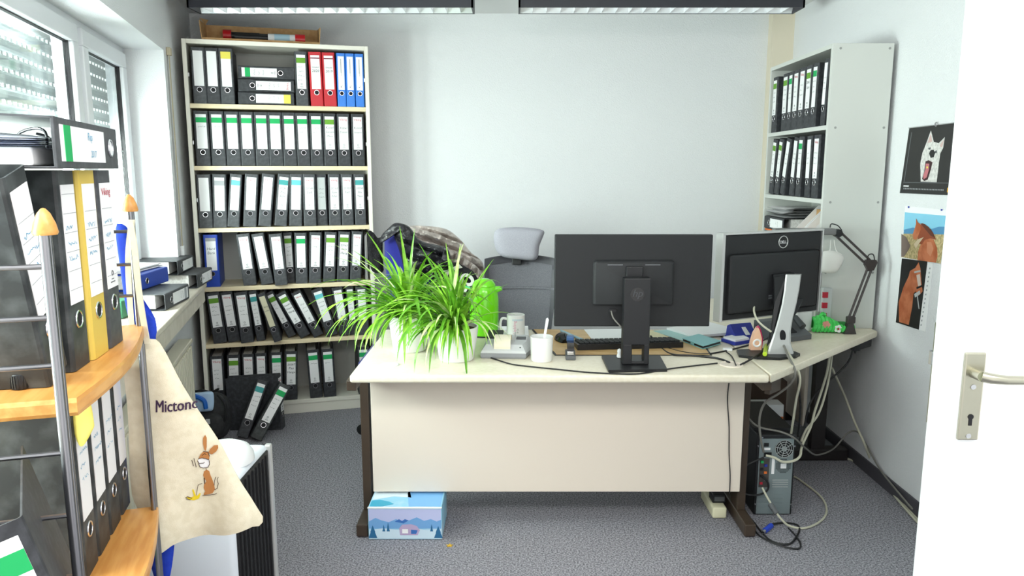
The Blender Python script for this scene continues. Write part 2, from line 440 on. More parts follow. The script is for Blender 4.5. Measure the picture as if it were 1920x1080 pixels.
# ================================================================== BINDERS
_C = {}
def cached(key, fn):
    if key not in _C: _C[key] = fn()
    return _C[key]
BD = 0.275
def cover_mesh(W, H, m, D=BD):
    def f():
        b = MB(); t = 0.0026; r = 0.006
        outer = [(-W / 2, D), (-W / 2, r), (-W / 2 + r * .3, r * .3), (-W / 2 + r, 0), (W / 2 - r, 0), (W / 2 - r * .3, r * .3), (W / 2, r), (W / 2, D)]
        inner = [(-W / 2 + t, D), (-W / 2 + t, r), (-W / 2 + t + r * .2, r * .6), (-W / 2 + r + t, t), (W / 2 - r - t, t), (W / 2 - t - r * .2, r * .6), (W / 2 - t, r), (W / 2 - t, D)]
        n = len(outer)
        vs = [Vector((x, y, z)) for z in (0, H) for x, y in outer] + [Vector((x, y, z)) for z in (0, H) for x, y in inner]
        fs = []
        for i in range(n - 1):
            fs.append((i, i + 1, n + i + 1, n + i)); fs.append((2 * n + i, 3 * n + i, 3 * n + i + 1, 2 * n + i + 1))
            fs.append((n + i, n + i + 1, 3 * n + i + 1, 3 * n + i)); fs.append((i, 2 * n + i, 2 * n + i + 1, i + 1))
        fs.append((0, n, 3 * n, 2 * n)); fs.append((n - 1, 3 * n - 1, 4 * n - 1, 2 * n - 1))
        return b.add(vs, fs).mesh('cover', m)
    return cached(('cover', W, H, m.name, D), f)
def scribble_mesh(seed, w, h, lines, m):
    def f():
        rnd = random.Random(seed); b = MB()
        for k in range(lines):
            z = h * (0.80 - 0.16 * k) ; ln = w * rnd.uniform(0.45, 0.8); x0 = -w * 0.40 + rnd.uniform(0, w * .1)
            pts = []; x = x0
            while x < x0 + ln:
                pts.append((x, z + rnd.uniform(-0.0035, 0.0045))); x += rnd.uniform(0.0018, 0.0032)
            for (xa, za), (xb, zb) in zip(pts[:-1], pts[1:]):
                if rnd.random() < 0.12: continue
                d = Vector((xb - xa, 0, zb - za)); nn = Vector((-d.z, 0, d.x)).normalized() * 0.00055
                a = Vector((xa, 0, za)); c = Vector((xb, 0, zb))
                b.add([a - nn, c - nn, c + nn, a + nn], [(0, 1, 2, 3)])
        return b.mesh('handwriting', m)
    return cached(('scr', seed, round(w, 3), round(h, 3), lines, m.name), f)
def spine_text(s, size, m, shear=0.0):
    def f(): return xform(text_mb(s, size, shear), lambda v: (v[0], 0, v[1])).mesh('lettering', m)
    return cached(('txt', s, size, m.name, shear), f)
LAB = dict(blank=dict(), green=dict(band=GREEN, logo=0), greenl=dict(band=GREEN, logo=1), leaf=dict(band=LEAFG, logo=1), teal=dict(band=TEAL, logo=1), cyan=dict(band=CYAN, logo=0),
           vik=dict(head=1, logo=1), grey=dict(band=GREYPR), yeltop=dict(band=YELLOWP, full=1), dim=dict(paper=DIMPAP), blueprint=dict(tick=1), red=dict(stripe=1), bluelab=dict(band=GREYPR, low=1), beige=dict(paper=BIND_BEIGE))
def label_look(kind):
    return {'blank': 'plain white label', 'green': 'green-banded label', 'greenl': 'green-banded label', 'leaf': 'olive-green banded label', 'teal': 'teal-banded label', 'cyan': 'pale cyan banded label',
            'vik': 'red-headed white label', 'grey': 'grey-banded label', 'yeltop': 'yellow-topped label', 'dim': 'greyish label', 'blueprint': 'ticked white label', 'red': 'lined white label', 'bluelab': 'white label'}[kind]
_seed = [0]
def binder(kind, label, loc, rot, W=0.078, H=0.302, m=None, lines=None, scr=None, ink=None, side=0, group=None, paper=True, name='binder', D=BD, fill=0.8, labw=0.7, lab0=0.315, lab1=0.94, ring_z=0.25):
    _seed[0] += 1; sd = _seed[0]
    m = m or BIND_BLACK; ink = ink or INK
    t = thing(name, label, 'binder', loc, 0, group, rot=rot)
    part('cover', cover_mesh(W, H, m, D), None, t)
    if paper:
        pm = cached(('pap', W, H, fill, D), lambda: MB().box(-W / 2 + 0.004, -W / 2 + 0.004 + (W - 0.008) * fill, 0.045, min(0.26, D - .012), 0.008, H - 0.016).mesh('papers', PAPEREDGE))
        part('papers', pm, None, t)
    rg = part('thumb_ring', cached(('ring', W < 0.055), lambda: MB().torus((0, 0, 0), 0.0115 if W < 0.055 else 0.0132, 0.0019, 'y', 18, 6).mesh('thumb_ring', RINGM, None, True)), None, t, loc=(0, -0.0006, H * ring_z))
    part('finger_hole', cached(('hole', W < 0.055), lambda: MB().disc((0, 0, 0), 0.0105 if W < 0.055 else 0.012, 'y', 18, 0.001).mesh('finger_hole', HOLE)), None, rg)
    if side:
        ey = cached('eyelet', lambda: MB().rbox(-0.001, 0.001, -0.018, 0.018, -0.006, 0.006, 0.0009, 1).mesh('eyelet', CHROME))
        if abs(side) == 2:
            for dz, dy_ in ((.10, .10), (.28, .16), (.36, .08)): part('rivet', cached('rivet', lambda: MB().lathe([(0, -.0015), (.0045, -.0012), (.005, 0), (.0045, .0012), (0, .0015)], 14, xf=Matrix.Rotation(math.pi / 2, 4, 'Y')).mesh('rivet', CHROME, None, True)), None, t, loc=(side / 2 * (W / 2 + 0.0008), dy_, H * dz))
        else:
            for dz in (0.42, 0.66): part('eyelet', ey, None, t, loc=(side * (W / 2 + 0.0006), 0.075, H * dz))
    if kind:
        sp = LAB[kind]
        w = W * labw; z0 = H * lab0; z1 = H * lab1; h = z1 - z0
        pm = sp.get('paper', PAPER)
        lb = part('label', cached(('lab', round(w, 4), round(h, 4), pm.name), lambda: MB().box(-w / 2, w / 2, -0.0011, 0.0002, 0, h).mesh('label', pm)), None, t, loc=(0, 0, z0))
        def flat(nm, x0, x1, za, zb, mm, dy=-0.0016):
            part(nm, cached((nm, round(x0, 4), round(x1, 4), round(za, 4), round(zb, 4), mm.name), lambda: MB().box(x0, x1, dy, -0.0010, za, zb).mesh(nm, mm)), None, lb)
        if 'band' in sp:
            if sp.get('full'): flat('band', -w / 2, w / 2, h * .80, h, sp['band'])
            elif sp.get('low'): flat('band', -w / 2, w / 2, h * .90, h, sp['band'])
            else: flat('band', -w / 2, w / 2, h * .76, h * .91, sp['band'])
        if sp.get('head'): part('lettering', spine_text('Viking', w * .34, REDINK), None, lb, loc=(0, -0.0017, h * .885))
        if sp.get('stripe'): flat('band', -w / 2, w / 2, h * .90, h * .93, mat('dark_red_line', (120, 20, 50), .8))
        if sp.get('tick'):
            part('tick_mark', cached(('tick', w), lambda: MB().slab([(-w * .2, -0.0016, h * .12), (-w * .05, -0.0016, h * .06), (w * .22, -0.0016, h * .19), (-w * .04, -0.0016, h * .09)], (0, 0.0004, 0)).mesh('tick_mark', INK)), None, lb)
            part('print', cached(('tl', w), lambda: MB().box(-w * .06, -w * .02, -0.0016, -0.001, h * .5, h * .93).box(w * .02, w * .05, -0.0016, -0.001, h * .42, h * .93).mesh('print', GREYP)), None, lb)
        if sp.get('logo'):
            part('logo', cached(('logo', round(w, 4)), lambda: MB().torus((0, -0.0014, h * .14), 0.0042, 0.0009, 'y', 12, 4).box(-w * .2, w * .2, -0.0016, -0.001, h * .05, h * .06).box(-w * .12, w * .12, -0.0016, -0.001, h * .08, h * .087).mesh('logo', GREYP)), None, lb)
        if lines:
            for i, s in enumerate(lines):
                part('handwriting', spine_text(s, min(w * 1.7 / max(len(s), 3), w * .40), ink, 0.15), None, lb, loc=(0, -0.0017, h * (.63 - .125 * i)))
        elif scr is not None and scr > 0:
            part('handwriting', scribble_mesh(sd % 7, w, h * .8, scr, ink), None, lb, loc=(0, -0.0017, 0))
    return t

# ================================================================== TALL BOOKSHELF (stands square to the window wall)
BSA = math.radians(15.9); BS0 = Vector((-1.805, 4.206, 0)); BSM = frame(BS0, BSA)
SHZ = [0.085, 0.462, 0.798, 1.14, 1.491, 1.833]; TOPZ = 2.178; BSW = 1.005; BSDP = 0.32
bs = thing('bookshelf', 'tall cream open bookshelf crammed with rows of binders', 'bookshelf', tuple(BS0), BSA)
part('side_panel', MB().rbox(0, 0.022, 0, BSDP, 0, TOPZ, 0.002), CREAM, bs)
part('side_panel', MB().rbox(BSW - 0.022, BSW, 0, BSDP, 0, TOPZ, 0.002), CREAM, bs)
part('top_board', MB().rbox(0.022, BSW - 0.022, 0, BSDP, TOPZ - 0.024, TOPZ, 0.002), CREAM, bs)
part('back_board', MB().box(0.022, BSW - 0.022, BSDP - 0.008, BSDP, 0.06, TOPZ - 0.024), SHELFB, bs)
part('plinth', MB().rbox(0.022, BSW - 0.022, 0.008, 0.026, 0, 0.06, 0.002), CREAM, bs)
for z in SHZ:
    part('shelf', MB().rbox(0.022, BSW - 0.022, 0.002, BSDP - 0.008, z - 0.025, z, 0.002), CREAM if z < .1 else BEECH, bs)
pin = MB().box(-0.003, 0.003, -0.004, 0.004, -0.01, 0.01).mesh('shelf_pin', CHROME)
for z in (1.99, 1.30, 1.62, .95): 
    for sx in (0.0235, BSW - 0.0235): part('shelf_pin', pin, None, bs, loc=(sx, 0.03, z))

def bsx(u, v):                       # local x on the shelf front plane
    yl = BSM.to_3x3() @ Vector((0, 1, 0)); xl = BSM.to_3x3() @ Vector((1, 0, 0))
    o = Vector((0, 0, CAM_H)); r = P(u, v, y=1.0) - o
    k = (BS0 - o).dot(yl) / r.dot(yl)
    return (o + r * k - BS0).dot(xl)
ORD = ['leftmost', 'second from left', 'third from left', 'fourth from left', 'fifth from left', 'sixth from left', 'seventh from left', 'eighth from left', 'ninth from left', 'tenth from left', 'eleventh from left', 'twelfth from left', 'thirteenth from left']
CN = {BIND_BLACK.name: 'black', BIND_GREY.name: 'dark grey', BIND_BLUE.name: 'royal blue', BIND_LBLUE.name: 'bright blue', BIND_RED.name: 'red', BIND_YEL.name: 'yellow', BIND_BEIGE.name: 'worn beige', BIND_MARB.name: 'marbled black'}
def row(zi, v, items, rowname, start=0, grp=None):
    z = SHZ[zi]
    for i, it in enumerate(items):
        u, lean, kind = it[:3]; o = it[3] if len(it) > 3 else {}
        W = o.get('W', 0.078); th = math.radians(lean); m = o.get('m', BIND_BLACK)
        x = bsx(u, v); dy = o.get('dy', 0.012)
        p = BSM @ Vector((x, dy, z + W / 2 * abs(math.sin(th)) + 0.0008))
        nm = o.get('desc') or '%s binder, %s, %s on bookshelf %s' % (CN[m.name], label_look(kind), ORD[start + i], rowname)
        binder(kind, nm, p, (0, th, BSA), W, o.get('H', 0.302), m, o.get('lines'), o.get('scr', 2), o.get('ink', GREYP), group='binders on the ' + rowname.split(' (')[0] + ' of the bookshelf', fill=o.get('fill', .8), D=min(BD, .305 - dy))
G = dict(m=BIND_GREY)
row(5, 192, [(375.5, 0, 'blank', dict(m=BIND_GREY, W=.072, scr=0)), (401, 0, 'blank', dict(W=.072, scr=0)), (427.5, 0, 'yeltop', dict(W=.074, scr=0, m=BIND_GREY))], 'top shelf')
row(5, 198, [(567.5, 0, 'leaf', dict(m=BIND_GREY, W=.07, scr=4)), (595.5, -1, 'red', dict(m=BIND_RED, W=.072, lines=['Schaubel', '2020'], ink=INK)), (620.5, -1, 'red', dict(m=BIND_RED, W=.072, lines=['Schaubel', '2019'], ink=INK)),
    (642, 0, 'blueprint', dict(m=BIND_LBLUE, W=.05, scr=0)), (658.8, 0, 'blueprint', dict(m=BIND_LBLUE, W=.05, scr=0)), (676, 0, 'blueprint', dict(m=BIND_LBLUE, W=.05, scr=0))], 'top shelf', 6)
# three binders lying flat on the top shelf
flat_spec = [('yeltop', 0, 0.1, 'lowest', 1), ('vik', 1, .006, 'middle', 1), ('greenl', 2, .012, 'topmost', -1)]
for kind, lev, dx, wd, flip in flat_spec:
    W = 0.07
    xc = bsx(446, 192) + .002 + lev * .004
    zz = SHZ[5] + 0.001 + lev * (W + 0.0015) + W / 2
    # spine faces forward, binder on its side: local z along the shelf
    if flip > 0: p = BSM @ Vector((xc, 0.014, zz)); rot = (0, math.pi / 2, BSA)
    else: p = BSM @ Vector((xc + 0.302, 0.014, zz)); rot = (0, -math.pi / 2, BSA)
    binder(kind, 'black binder lying flat on its side, %s of three on bookshelf top shelf' % wd, p, rot, W, 0.302, BIND_BLACK, None, 3, GREYP, group='binders on the top shelf of the bookshelf')
row(4, 306, [(381.5, 0, 'green', dict(scr=1)), (410.5, 0, 'green', dict(scr=1)), (438.7, 0, 'green', dict(scr=1)), (466, 0, 'green', dict(scr=1)), (493.5, 0, 'green', dict(scr=1)), (519, 0, 'green', dict(scr=2)), (545, 0, 'green', dict(scr=2, W=.075)),
    (570.6, -.5, 'green', dict(scr=2, W=.075)), (595.5, 0, 'green', dict(scr=2, W=.074)), (620.5, 0, 'leaf', dict(lines=['Kond', 'Gesam', 'Pflanz'], W=.074)), (646.5, 0, 'vik', dict(lines=['Kabel', 'Daten'], W=.074)), (673, 0, 'vik', dict(lines=['Kond', 'Gesamt'], W=.074))], 'second shelf')
row(3, 424, [(386, 0.3, 'blank', dict(m=BIND_GREY, scr=0, W=.075)), (412.5, 2, 'grey', dict(m=BIND_GREY, scr=0, W=.075)), (437, 6, 'cyan', dict(m=BIND_GREY, scr=0, W=.066)), (468, 5, 'vik', dict(m=BIND_GREY, scr=4, W=.074)), (496, 7, 'vik', dict(m=BIND_GREY, scr=1, W=.072)),
    (526, 6.5, 'teal', dict(m=BIND_GREY, lines=['20281', 'Pau', 'Film'], ink=INK, W=.07)), (554.5, 3, 'cyan', dict(m=BIND_GREY, scr=1, W=.074)), (582, 0.8, 'vik', dict(m=BIND_GREY, lines=['20149', 'Sad'], W=.073)), (605.5, 0, 'dim', dict(W=.063, dy=.03, scr=3)), (629, 0.4, 'vik', dict(m=BIND_GREY, lines=['20163', 'Sam', 'Film'], W=.07)),
    (653, 0.2, 'vik', dict(m=BIND_GREY, lines=['20333', 'Sad'], W=.07)), (677, -0.3, 'teal', dict(m=BIND_GREY, lines=['20358', 'Stu', 'Titan'], ink=INK, W=.066))], 'third shelf')
row(2, 533, [(399, 0, 'bluelab', dict(m=BIND_BLUE, lines=['Hard', 'Bank'], dy=.02)), (469, -5, 'vik', dict(m=BIND_GREY, scr=0, W=.074)), (501.5, -8, 'vik', dict(m=BIND_GREY, scr=1, W=.07)), (528, -4, 'vik', dict(m=BIND_GREY, scr=1, W=.072, dy=-.035)), (545.5, -1.5, 'leaf', dict(W=.055, dy=.05, scr=3)),
    (566, 1, 'greenl', dict(m=BIND_GREY, scr=0, W=.07)), (591, 3, 'vik', dict(m=BIND_GREY, scr=1, W=.071)), (617.5, 4, 'leaf', dict(m=BIND_GREY, scr=3, W=.071)), (643, 4, 'leaf', dict(m=BIND_GREY, lines=['20163', 'Sam', 'Hang'], ink=INK, W=.07)), (667, 4, 'vik', dict(m=BIND_GREY, scr=1, W=.066))], 'fourth shelf')
row(1, 640, [(412.6, -5, 'leaf', dict(scr=3, W=.074)), (439, -6, 'vik', dict(scr=3, W=.07, dy=.02)), (464.5, -4.5, 'vik', dict(scr=3, W=.072, dy=-.02)), (489.7, -7, 'teal', dict(W=.05, scr=4)),
    (522, -16, 'beige', dict(m=BIND_BLACK, W=.045, dy=-.055, lines=['2010', 'Lohn'], ink=INK, desc='worn narrow binder with torn beige spine leaning forward on bookshelf fifth shelf')),
    (548, -24, 'leaf', dict(W=.05, dy=.05, scr=2)), (573, -26, 'leaf', dict(W=.062, lines=['Kaufm', 'Dauer', 'Hang'], ink=INK)), (598, -24, 'vik', dict(W=.06, scr=3)), (624, -16, 'cyan', dict(W=.068, scr=3)), (648, -7.5, 'vik', dict(W=.066, scr=2)), (664, -3, 'leaf', dict(W=.05, scr=4, dy=.03)), (683, -1.5, 'blank', dict(W=.066, scr=0, m=BIND_GREY))], 'fifth shelf')
row(0, 742, [(410, 0, 'vik', dict(scr=3, W=.074)), (439, 1.5, 'leaf', dict(scr=3, W=.074)), (467, 1, 'vik', dict(scr=2, W=.07)), (491, 1, 'vik', dict(scr=3, W=.066)), (520, 1, 'green', dict(scr=2, W=.07)), (545.5, 2.5, 'leaf', dict(lines=['20287', 'Pau', 'Hange'], ink=INK, W=.074)), (593.5, -2.5, 'greenl', dict(scr=1, W=.074)), (619.5, -1.5, 'greenl', dict(scr=1, W=.074)), (684, 0, 'greenl', dict(scr=0, W=.07))], 'bottom shelf')
# loose sheets in a folder at the right end of the fourth shelf
fo = MB()
for k in range(3):
    fo.box(0.955 + k * .006, 0.957 + k * .006, 0.03 + .01 * k, 0.27, 0.80, 1.075 + .006 * k)
fo.v = [tuple(BSM @ Vector(v)) for v in fo.v]
solo('paper_folder', fo, PAPER, 'thin white paper folder at the right end of the fourth bookshelf shelf', 'folder')

# cardboard box on top with its contents
cb0 = BSM @ Vector((0.10, 0.05, TOPZ + 0.0005))
cb = thing('cardboard_box', 'open shallow brown cardboard box on top of the bookshelf', 'box', tuple(cb0), BSA)
cbw, cbd, cbh = 0.635, 0.24, 0.115
part('base', MB().box(0, cbw, 0, cbd, 0, 0.004), CARD, cb)
part('back_wall', MB().box(0, cbw, cbd - .004, cbd, 0.004, cbh + .01), CARD, cb)
part('front_wall', MB().box(0, cbw, 0, .004, 0.004, 0.018), CARD, cb)
part('end_wall', MB().slab([(0, .004, .004), (0, cbd - .004, .004), (0, cbd - .004, cbh + .01), (-0.012, .03, cbh), (-.006, .004, .05)], (.004, 0, 0)), CARD, cb)
part('end_wall', MB().slab([(cbw - .004, .004, .004), (cbw - .004, cbd - .004, .004), (cbw - .004, cbd - .004, cbh + .01), (cbw + .004, .004, .10)], (.004, 0, 0)), CARD, cb)
part('flap', MB().slab([(0.0, cbd, cbh + .01), (-.03, cbd - .02, cbh + .045), (.02, cbd - .02, cbh + .035)], (0, .003, 0)), CARD, cb)
REDP = mat('red_plastic', (206, 28, 36), 0.35)
def btube(name, label, x0, x1, y, z, r, parts):
    t = thing(name, label, 'tube', tuple(BSM @ Vector((.10 + x0, .05 + y, TOPZ + z))), BSA)
    for nm, a, b, rr, mm in parts:
        part(nm, MB().tube([(a, 0, 0), (b, 0, 0)], rr, 14), mm, t, True)
    return t
btube('inspection_lamp', 'black tubular lamp with red end cap in the cardboard box', 0.10, .4, .17, .060, .02, [('end_cap', 0, .045, .033, REDP), ('barrel', .045, .20, .022, BLACKP), ('neck', .20, .30, .019, BLACKP)])
btube('inspection_lamp', 'clear tubular lamp with red caps and blue label in cardboard box', 0.30, .6, .075, .040, .02, [('handle', -0.13, .05, .018, BLACKP), ('barrel', .05, .20, .026, WHITEP), ('end_cap', .20, .255, .030, REDP), ('label', .085, .17, .0265, mat('pale_blue_label', (176, 210, 226), .6))])
btube('red_clamp', 'small red plastic clamp lying in the cardboard box', 0.31, .4, .165, .040, .02, [('body', 0.02, .10, .023, REDP), ('stem', -0.04, .02, .008, REDP)])

# binders standing on the carpet in front of the shelf
p = P(432, 800, z=0); 
binder('vik', 'large black binder on the carpet with cover toward the room, against the bookshelf', (-1.315, 4.095, 0.001), (math.radians(-3), math.radians(3), math.radians(92)), .07, .315, BIND_BLACK, None, 2, GREYP, group='binders on the carpet', D=.295)
binder('teal', 'black binder with teal-banded label leaning on the carpet by bookshelf', (-1.485, 3.90, 0.017), (math.radians(-12), math.radians(21), math.radians(10)), .062, .325, BIND_BLACK, None, 3, GREYP, group='binders on the carpet', D=.24)
binder('greenl', 'black binder with green-banded label tilted furthest over on the carpet', (-1.395, 3.86, 0.022), (math.radians(-14), math.radians(31), math.radians(14)), .066, .325, BIND_MARB, None, 3, GREYP, group='binders on the carpet', D=.22)
# ================================================================== DESK GROUP
DZ = 0.72
dk = thing('desk', 'wide cream office desk with dark brown legs, back panel toward camera', 'desk', (0.18, 3.05, 0))
def top_edge(mb, pts):        # top with bullnose edge: three stacked outlines
    return mb
wpart('desk_top', MB().rbox(-0.602, 0.954, 2.655, 3.455, DZ - 0.032, DZ, 0.010, 3), DESKT, dk, True)
wpart('modesty_panel', MB().rbox(-0.575, 0.945, 2.905, 2.925, 0.150, 0.660, 0.002), DESKP, dk)
wpart('top_rail', MB().box(-0.575, 0.945, 2.93, 2.96, 0.655, DZ - 0.033), BROWN, dk)
for sx in (-0.606, 0.962):
    wpart('leg', MB().rbox(sx - 0.018, sx + 0.018, 2.93, 3.02, 0.055, DZ - 0.033, 0.004), BROWN, dk)
    wpart('foot', MB().rbox(sx - 0.023, sx + 0.023, 2.80, 3.42, 0.004, 0.056, 0.005), BROWN, dk)
    wpart('cantilever', MB().rbox(sx - 0.018, sx + 0.018, 2.70, 3.40, DZ - 0.075, DZ - 0.033, 0.004), BROWN, dk)
    for yy in (2.83, 3.39): wpart('glider', MB().lathe([(0.012, 0), (0.012, 0.006)], 12, (sx, yy, 0.0)), BLACKP, dk)
wpart('cable_grommet', MB().lathe([(0.036, 0), (0.036, 0.002), (0.031, 0.004), (0.0, 0.004)], 24, (-0.475, 2.80, DZ)), WHITEP, dk, True)
wpart('cable_grommet', MB().torus((0.852, 2.80, DZ + .001), 0.042, 0.004, 'z', 24, 6).disc((.852, 2.80, DZ + .001), .04, 'z', 24, .001), DESKP, dk, True)
ck = thing('corner_desk', 'cream corner desk section with slanted front edge', 'desk', (1.35, 3.2, 0))
pl = [(0.957, 2.655), (1.662, 3.360), (1.725, 3.423), (1.725, 3.455), (0.957, 3.455)]
cm = MB()
def ring(ins, z): 
    c = Vector((1.25, 3.2)); return [Vector((c.x + (x - c.x) * (1 - ins), c.y + (y - c.y) * (1 - ins), z)) for x, y in pl]
rows_ = [ring(0.02, DZ - .032), ring(0.004, DZ - .028), ring(0, DZ - .02), ring(0, DZ - .010), ring(0.005, DZ - .003), ring(0.02, DZ)]
cm.grid(rows_, closed=True); n_ = len(pl)
cm.f.append(tuple(range(n_ - 1, -1, -1))); cm.f.append(tuple(range(5 * n_, 6 * n_)))
wpart('desk_top', cm, DESKT, ck)
wpart('support_bracket', MB().slab([(1.60, 3.34, DZ - .075), (1.70, 3.42, DZ - .075), (1.70, 3.42, DZ - .034), (1.60, 3.34, DZ - .034)], (-.03, .03, 0)), BLACKP, ck)
wpart('side_apron', MB().slab([(.985, 2.735, DZ - .10), (1.05, 2.80, DZ - .10), (1.05, 2.80, DZ - .034), (.985, 2.735, DZ - .034)], (-.015, .015, 0)), BROWN, ck)
rk = thing('return_desk', 'cream side desk along the right wall carrying the grey cabinet', 'desk', (1.4, 3.9, 0))
wpart('desk_top', MB().rbox(0.957, 1.725, 3.458, 4.32, DZ - 0.032, DZ, 0.010, 3), DESKT, rk, True)
wpart('modesty_panel', MB().rbox(1.495, 1.513, 3.66, 4.28, 0.165, 0.675, 0.002), DESKP, rk)
wpart('leg', MB().rbox(1.525, 1.595, 3.605, 3.655, 0.06, DZ - 0.033, 0.004), mat('black_steel', (38, 33, 33), .45), rk)
wpart('foot', MB().rbox(1.10, 1.715, 3.60, 3.66, 0.002, 0.062, 0.005), MATS['black_steel'], rk)
wpart('leg', MB().rbox(1.525, 1.595, 4.225, 4.275, 0.06, DZ - 0.033, 0.004), MATS['black_steel'], rk)
wpart('foot', MB().rbox(1.10, 1.715, 4.22, 4.28, 0.002, 0.062, 0.005), MATS['black_steel'], rk)

# ------------------------------------------------------------------ grey cabinet on the side desk
CX0, CX1, CY0, CY1, CZ0, CZ1 = 1.445, 1.722, 3.467, 4.285, DZ + 0.0005, 2.032
cab = thing('open_cabinet', 'light grey open cabinet standing on the side desk', 'cabinet', (CX0, CY0, CZ0))
side = wpart('side_panel', MB().rbox(CX0, CX1, CY0, CY0 + .019, CZ0, CZ1, .0015), CABG, cab)
wpart('side_panel', MB().rbox(CX0, CX1, CY1 - .019, CY1, CZ0, CZ1, .0015), CABG, cab)
wpart('top_board', MB().box(CX0, CX1, CY0 + .019, CY1 - .019, CZ1 - .02, CZ1), CABG, cab)
wpart('back_board', MB().box(CX1 - .008, CX1, CY0 + .019, CY1 - .019, CZ0, CZ1 - .02), CABG, cab)
CSH = [CZ0 + .02, 0.985, 1.333, 1.672]
for z in CSH: wpart('shelf', MB().box(CX0 + .001, CX1 - .008, CY0 + .019, CY1 - .019, z - .02, z), CABG, cab)
capm = MB().disc((0, 0, 0), 0.0055, 'y', 14, .0016)
cap_me = capm.mesh('screw_cap', mat('grey_screw_cap', (150, 151, 149), .5))
for zz in (CZ1 - .022, 1.66, 1.32, 0.99):
    for xx in (CX0 + .035, CX1 - .02):
        o = part('screw_cap', cap_me, None, side, loc=(xx - CX0, -.0008, zz - CZ0))
def cabrow(z, items, rowname):
    for i, (y, lean, kind, o) in enumerate(items):
        W = o.get('W', .07); th = math.radians(lean); m = o.get('m', BIND_BLACK)
        # spine faces -x: local y -> +x, local x -> -y
        p = Vector((CX0 + o.get('dx', .008), y, z + W / 2 * abs(math.sin(th)) + .0008))
        binder(kind, '%s binder, %s, %s on grey cabinet %s' % (CN[m.name], label_look(kind), ORD[i], rowname), p, (0, th, -math.pi / 2), W, .300, m, o.get('lines'), o.get('scr', 3), GREYP, side=o.get('side', 0), group='binders on the %s of the grey cabinet' % rowname, D=.255)
cabrow(CSH[3], [(4.215, 0, 'leaf', dict(W=.07, side=1)), (4.06, 0, 'leaf', dict(W=.075)), (3.985, 0, 'green', dict(W=.055)), (3.912, .5, 'vik', dict(W=.072)), (3.832, 1, 'vik', dict(W=.074)), (3.748, .5, 'leaf', dict(lines=['2041', 'Sum'])), (3.675, 1.5, 'green', dict(W=.06, side=1)), (3.598, 3.5, 'vik', dict(W=.05, dx=.03)), (3.540, 3, 'blank', dict(W=.045, dx=.0))], 'top shelf')
cabrow(CSH[2], [(4.205, 7, 'leaf', dict(W=.062)), (4.120, 9, 'leaf', dict(W=.062)), (4.03, 13, 'blank', dict(W=.060)), (3.93, 7, 'blank', dict(W=.06, side=1, dx=.02)), (3.81, 3, 'green', dict(W=.06, side=1)), (3.70, 0, 'blank', dict(W=.06, side=1, dx=.012)), (3.60, 0, 'vik', dict(W=.07, side=1))], 'second shelf')
# clutter on the third shelf
z3 = CSH[1]
binder('cyan', 'grey binder lying at the cabinet far end, lower of two, pale striped label', (CX0 + .004, 4.235, z3 + .043), (math.radians(-90), 0, math.radians(-90)), .07, .30, BIND_GREY, None, 2, GREYP, group='binders lying in the cabinet', D=.25) if False else None
def flatbinder(label, z, kind, tilt=0):
    # lies flat, spine toward the room (-x), its height along y
    binder(kind, label, (CX0 - .002, 4.245, z), (0, math.radians(90) , -math.pi / 2), .07, .30, BIND_BLACK, None, 2, GREYP, group='binders lying in the cabinet', D=.25)
flatbinder('black binder lying lowest of three in the cabinet, mostly behind the monitor', z3 + .037, 'vik')
flatbinder('black binder lying in the middle of the three in the cabinet, cyan-banded', z3 + .110, 'cyan')
flatbinder('black binder lying flat under the papers on the cabinet third shelf', z3 + .192, 'blank')
of = MB(); of.rbox(CX0 + .0, CX0 + .23, 3.94, 4.24, z3 + .1465, z3 + .1555, .002)
solo('orange_folder', of, mat('orange_card', (226, 116, 48), .6), 'orange card folder between the two binders lying in cabinet', 'folder')
rnd = random.Random(5)
pm = MB()
for k in range(9):
    a = rnd.uniform(-.12, .12); M_ = frame((CX0 + .11 + rnd.uniform(-.02, .01), 4.10 + rnd.uniform(-.03, .03), z3 + .2290 + .0065 * k), a)
    pts = [[M_ @ Vector((-.10 + .21 * i / 4, -.14 + .28 * j / 5, .006 * math.sin(i * 1.1 + k) * (i < 1) - (.012 * (i == 0) if k > 5 else 0))) for j in range(6)] for i in range(5)]
    pm.grid(pts); pm.grid([[q + Vector((0, 0, .0022)) for q in r_] for r_ in pts])
solo('paper_pile', pm, PAPER, 'untidy pile of white papers on top of the binders in cabinet', 'papers')
mf_me = None
def magfile(y0, y1, z, label, front=WHITEP):
    t = thing('magazine_file', label, 'magazine file', (CX0 + .012, y0, z), 0, 'magazine files in the cabinet')
    w = y1 - y0
    part('front', MB().box(0, .003, 0, w, 0, .19), PAPER, t)
    part('back', MB().box(.24, .243, 0, w, 0, .305), PAPER, t)
    for yy in (0, w - .003):
        part('side', MB().slab([(.003, yy, 0), (.24, yy, 0), (.24, yy, .305), (.11, yy, .305), (.003, yy, .19)], (0, .003, 0)), PAPER, t)
    part('backing_board', MB().box(.10, .22, .006, w - .006, .185, .285), CARD, t)
    part('contents', MB().box(.008, .22, .006, w - .006, .002, .185), CARD, t)
magfile(3.60, 3.70, z3 + .0008, 'white magazine file with brown contents nearest the cabinet side panel')
magfile(3.72, 3.81, z3 + .0008, 'white magazine file with brown contents beside the binder stack in cabinet')
t = thing('paper_box', 'low white paper box with orange mark behind the magazine files', 'box', (CX0 + .15, 3.50, z3 + .0008))
part('body', MB().rbox(0, .10, 0.0, .09, 0, .215, .003), PAPER, t); part('mark', MB().box(-.001, .0, .06, .08, .17, .21), MATS['orange_card'], t)

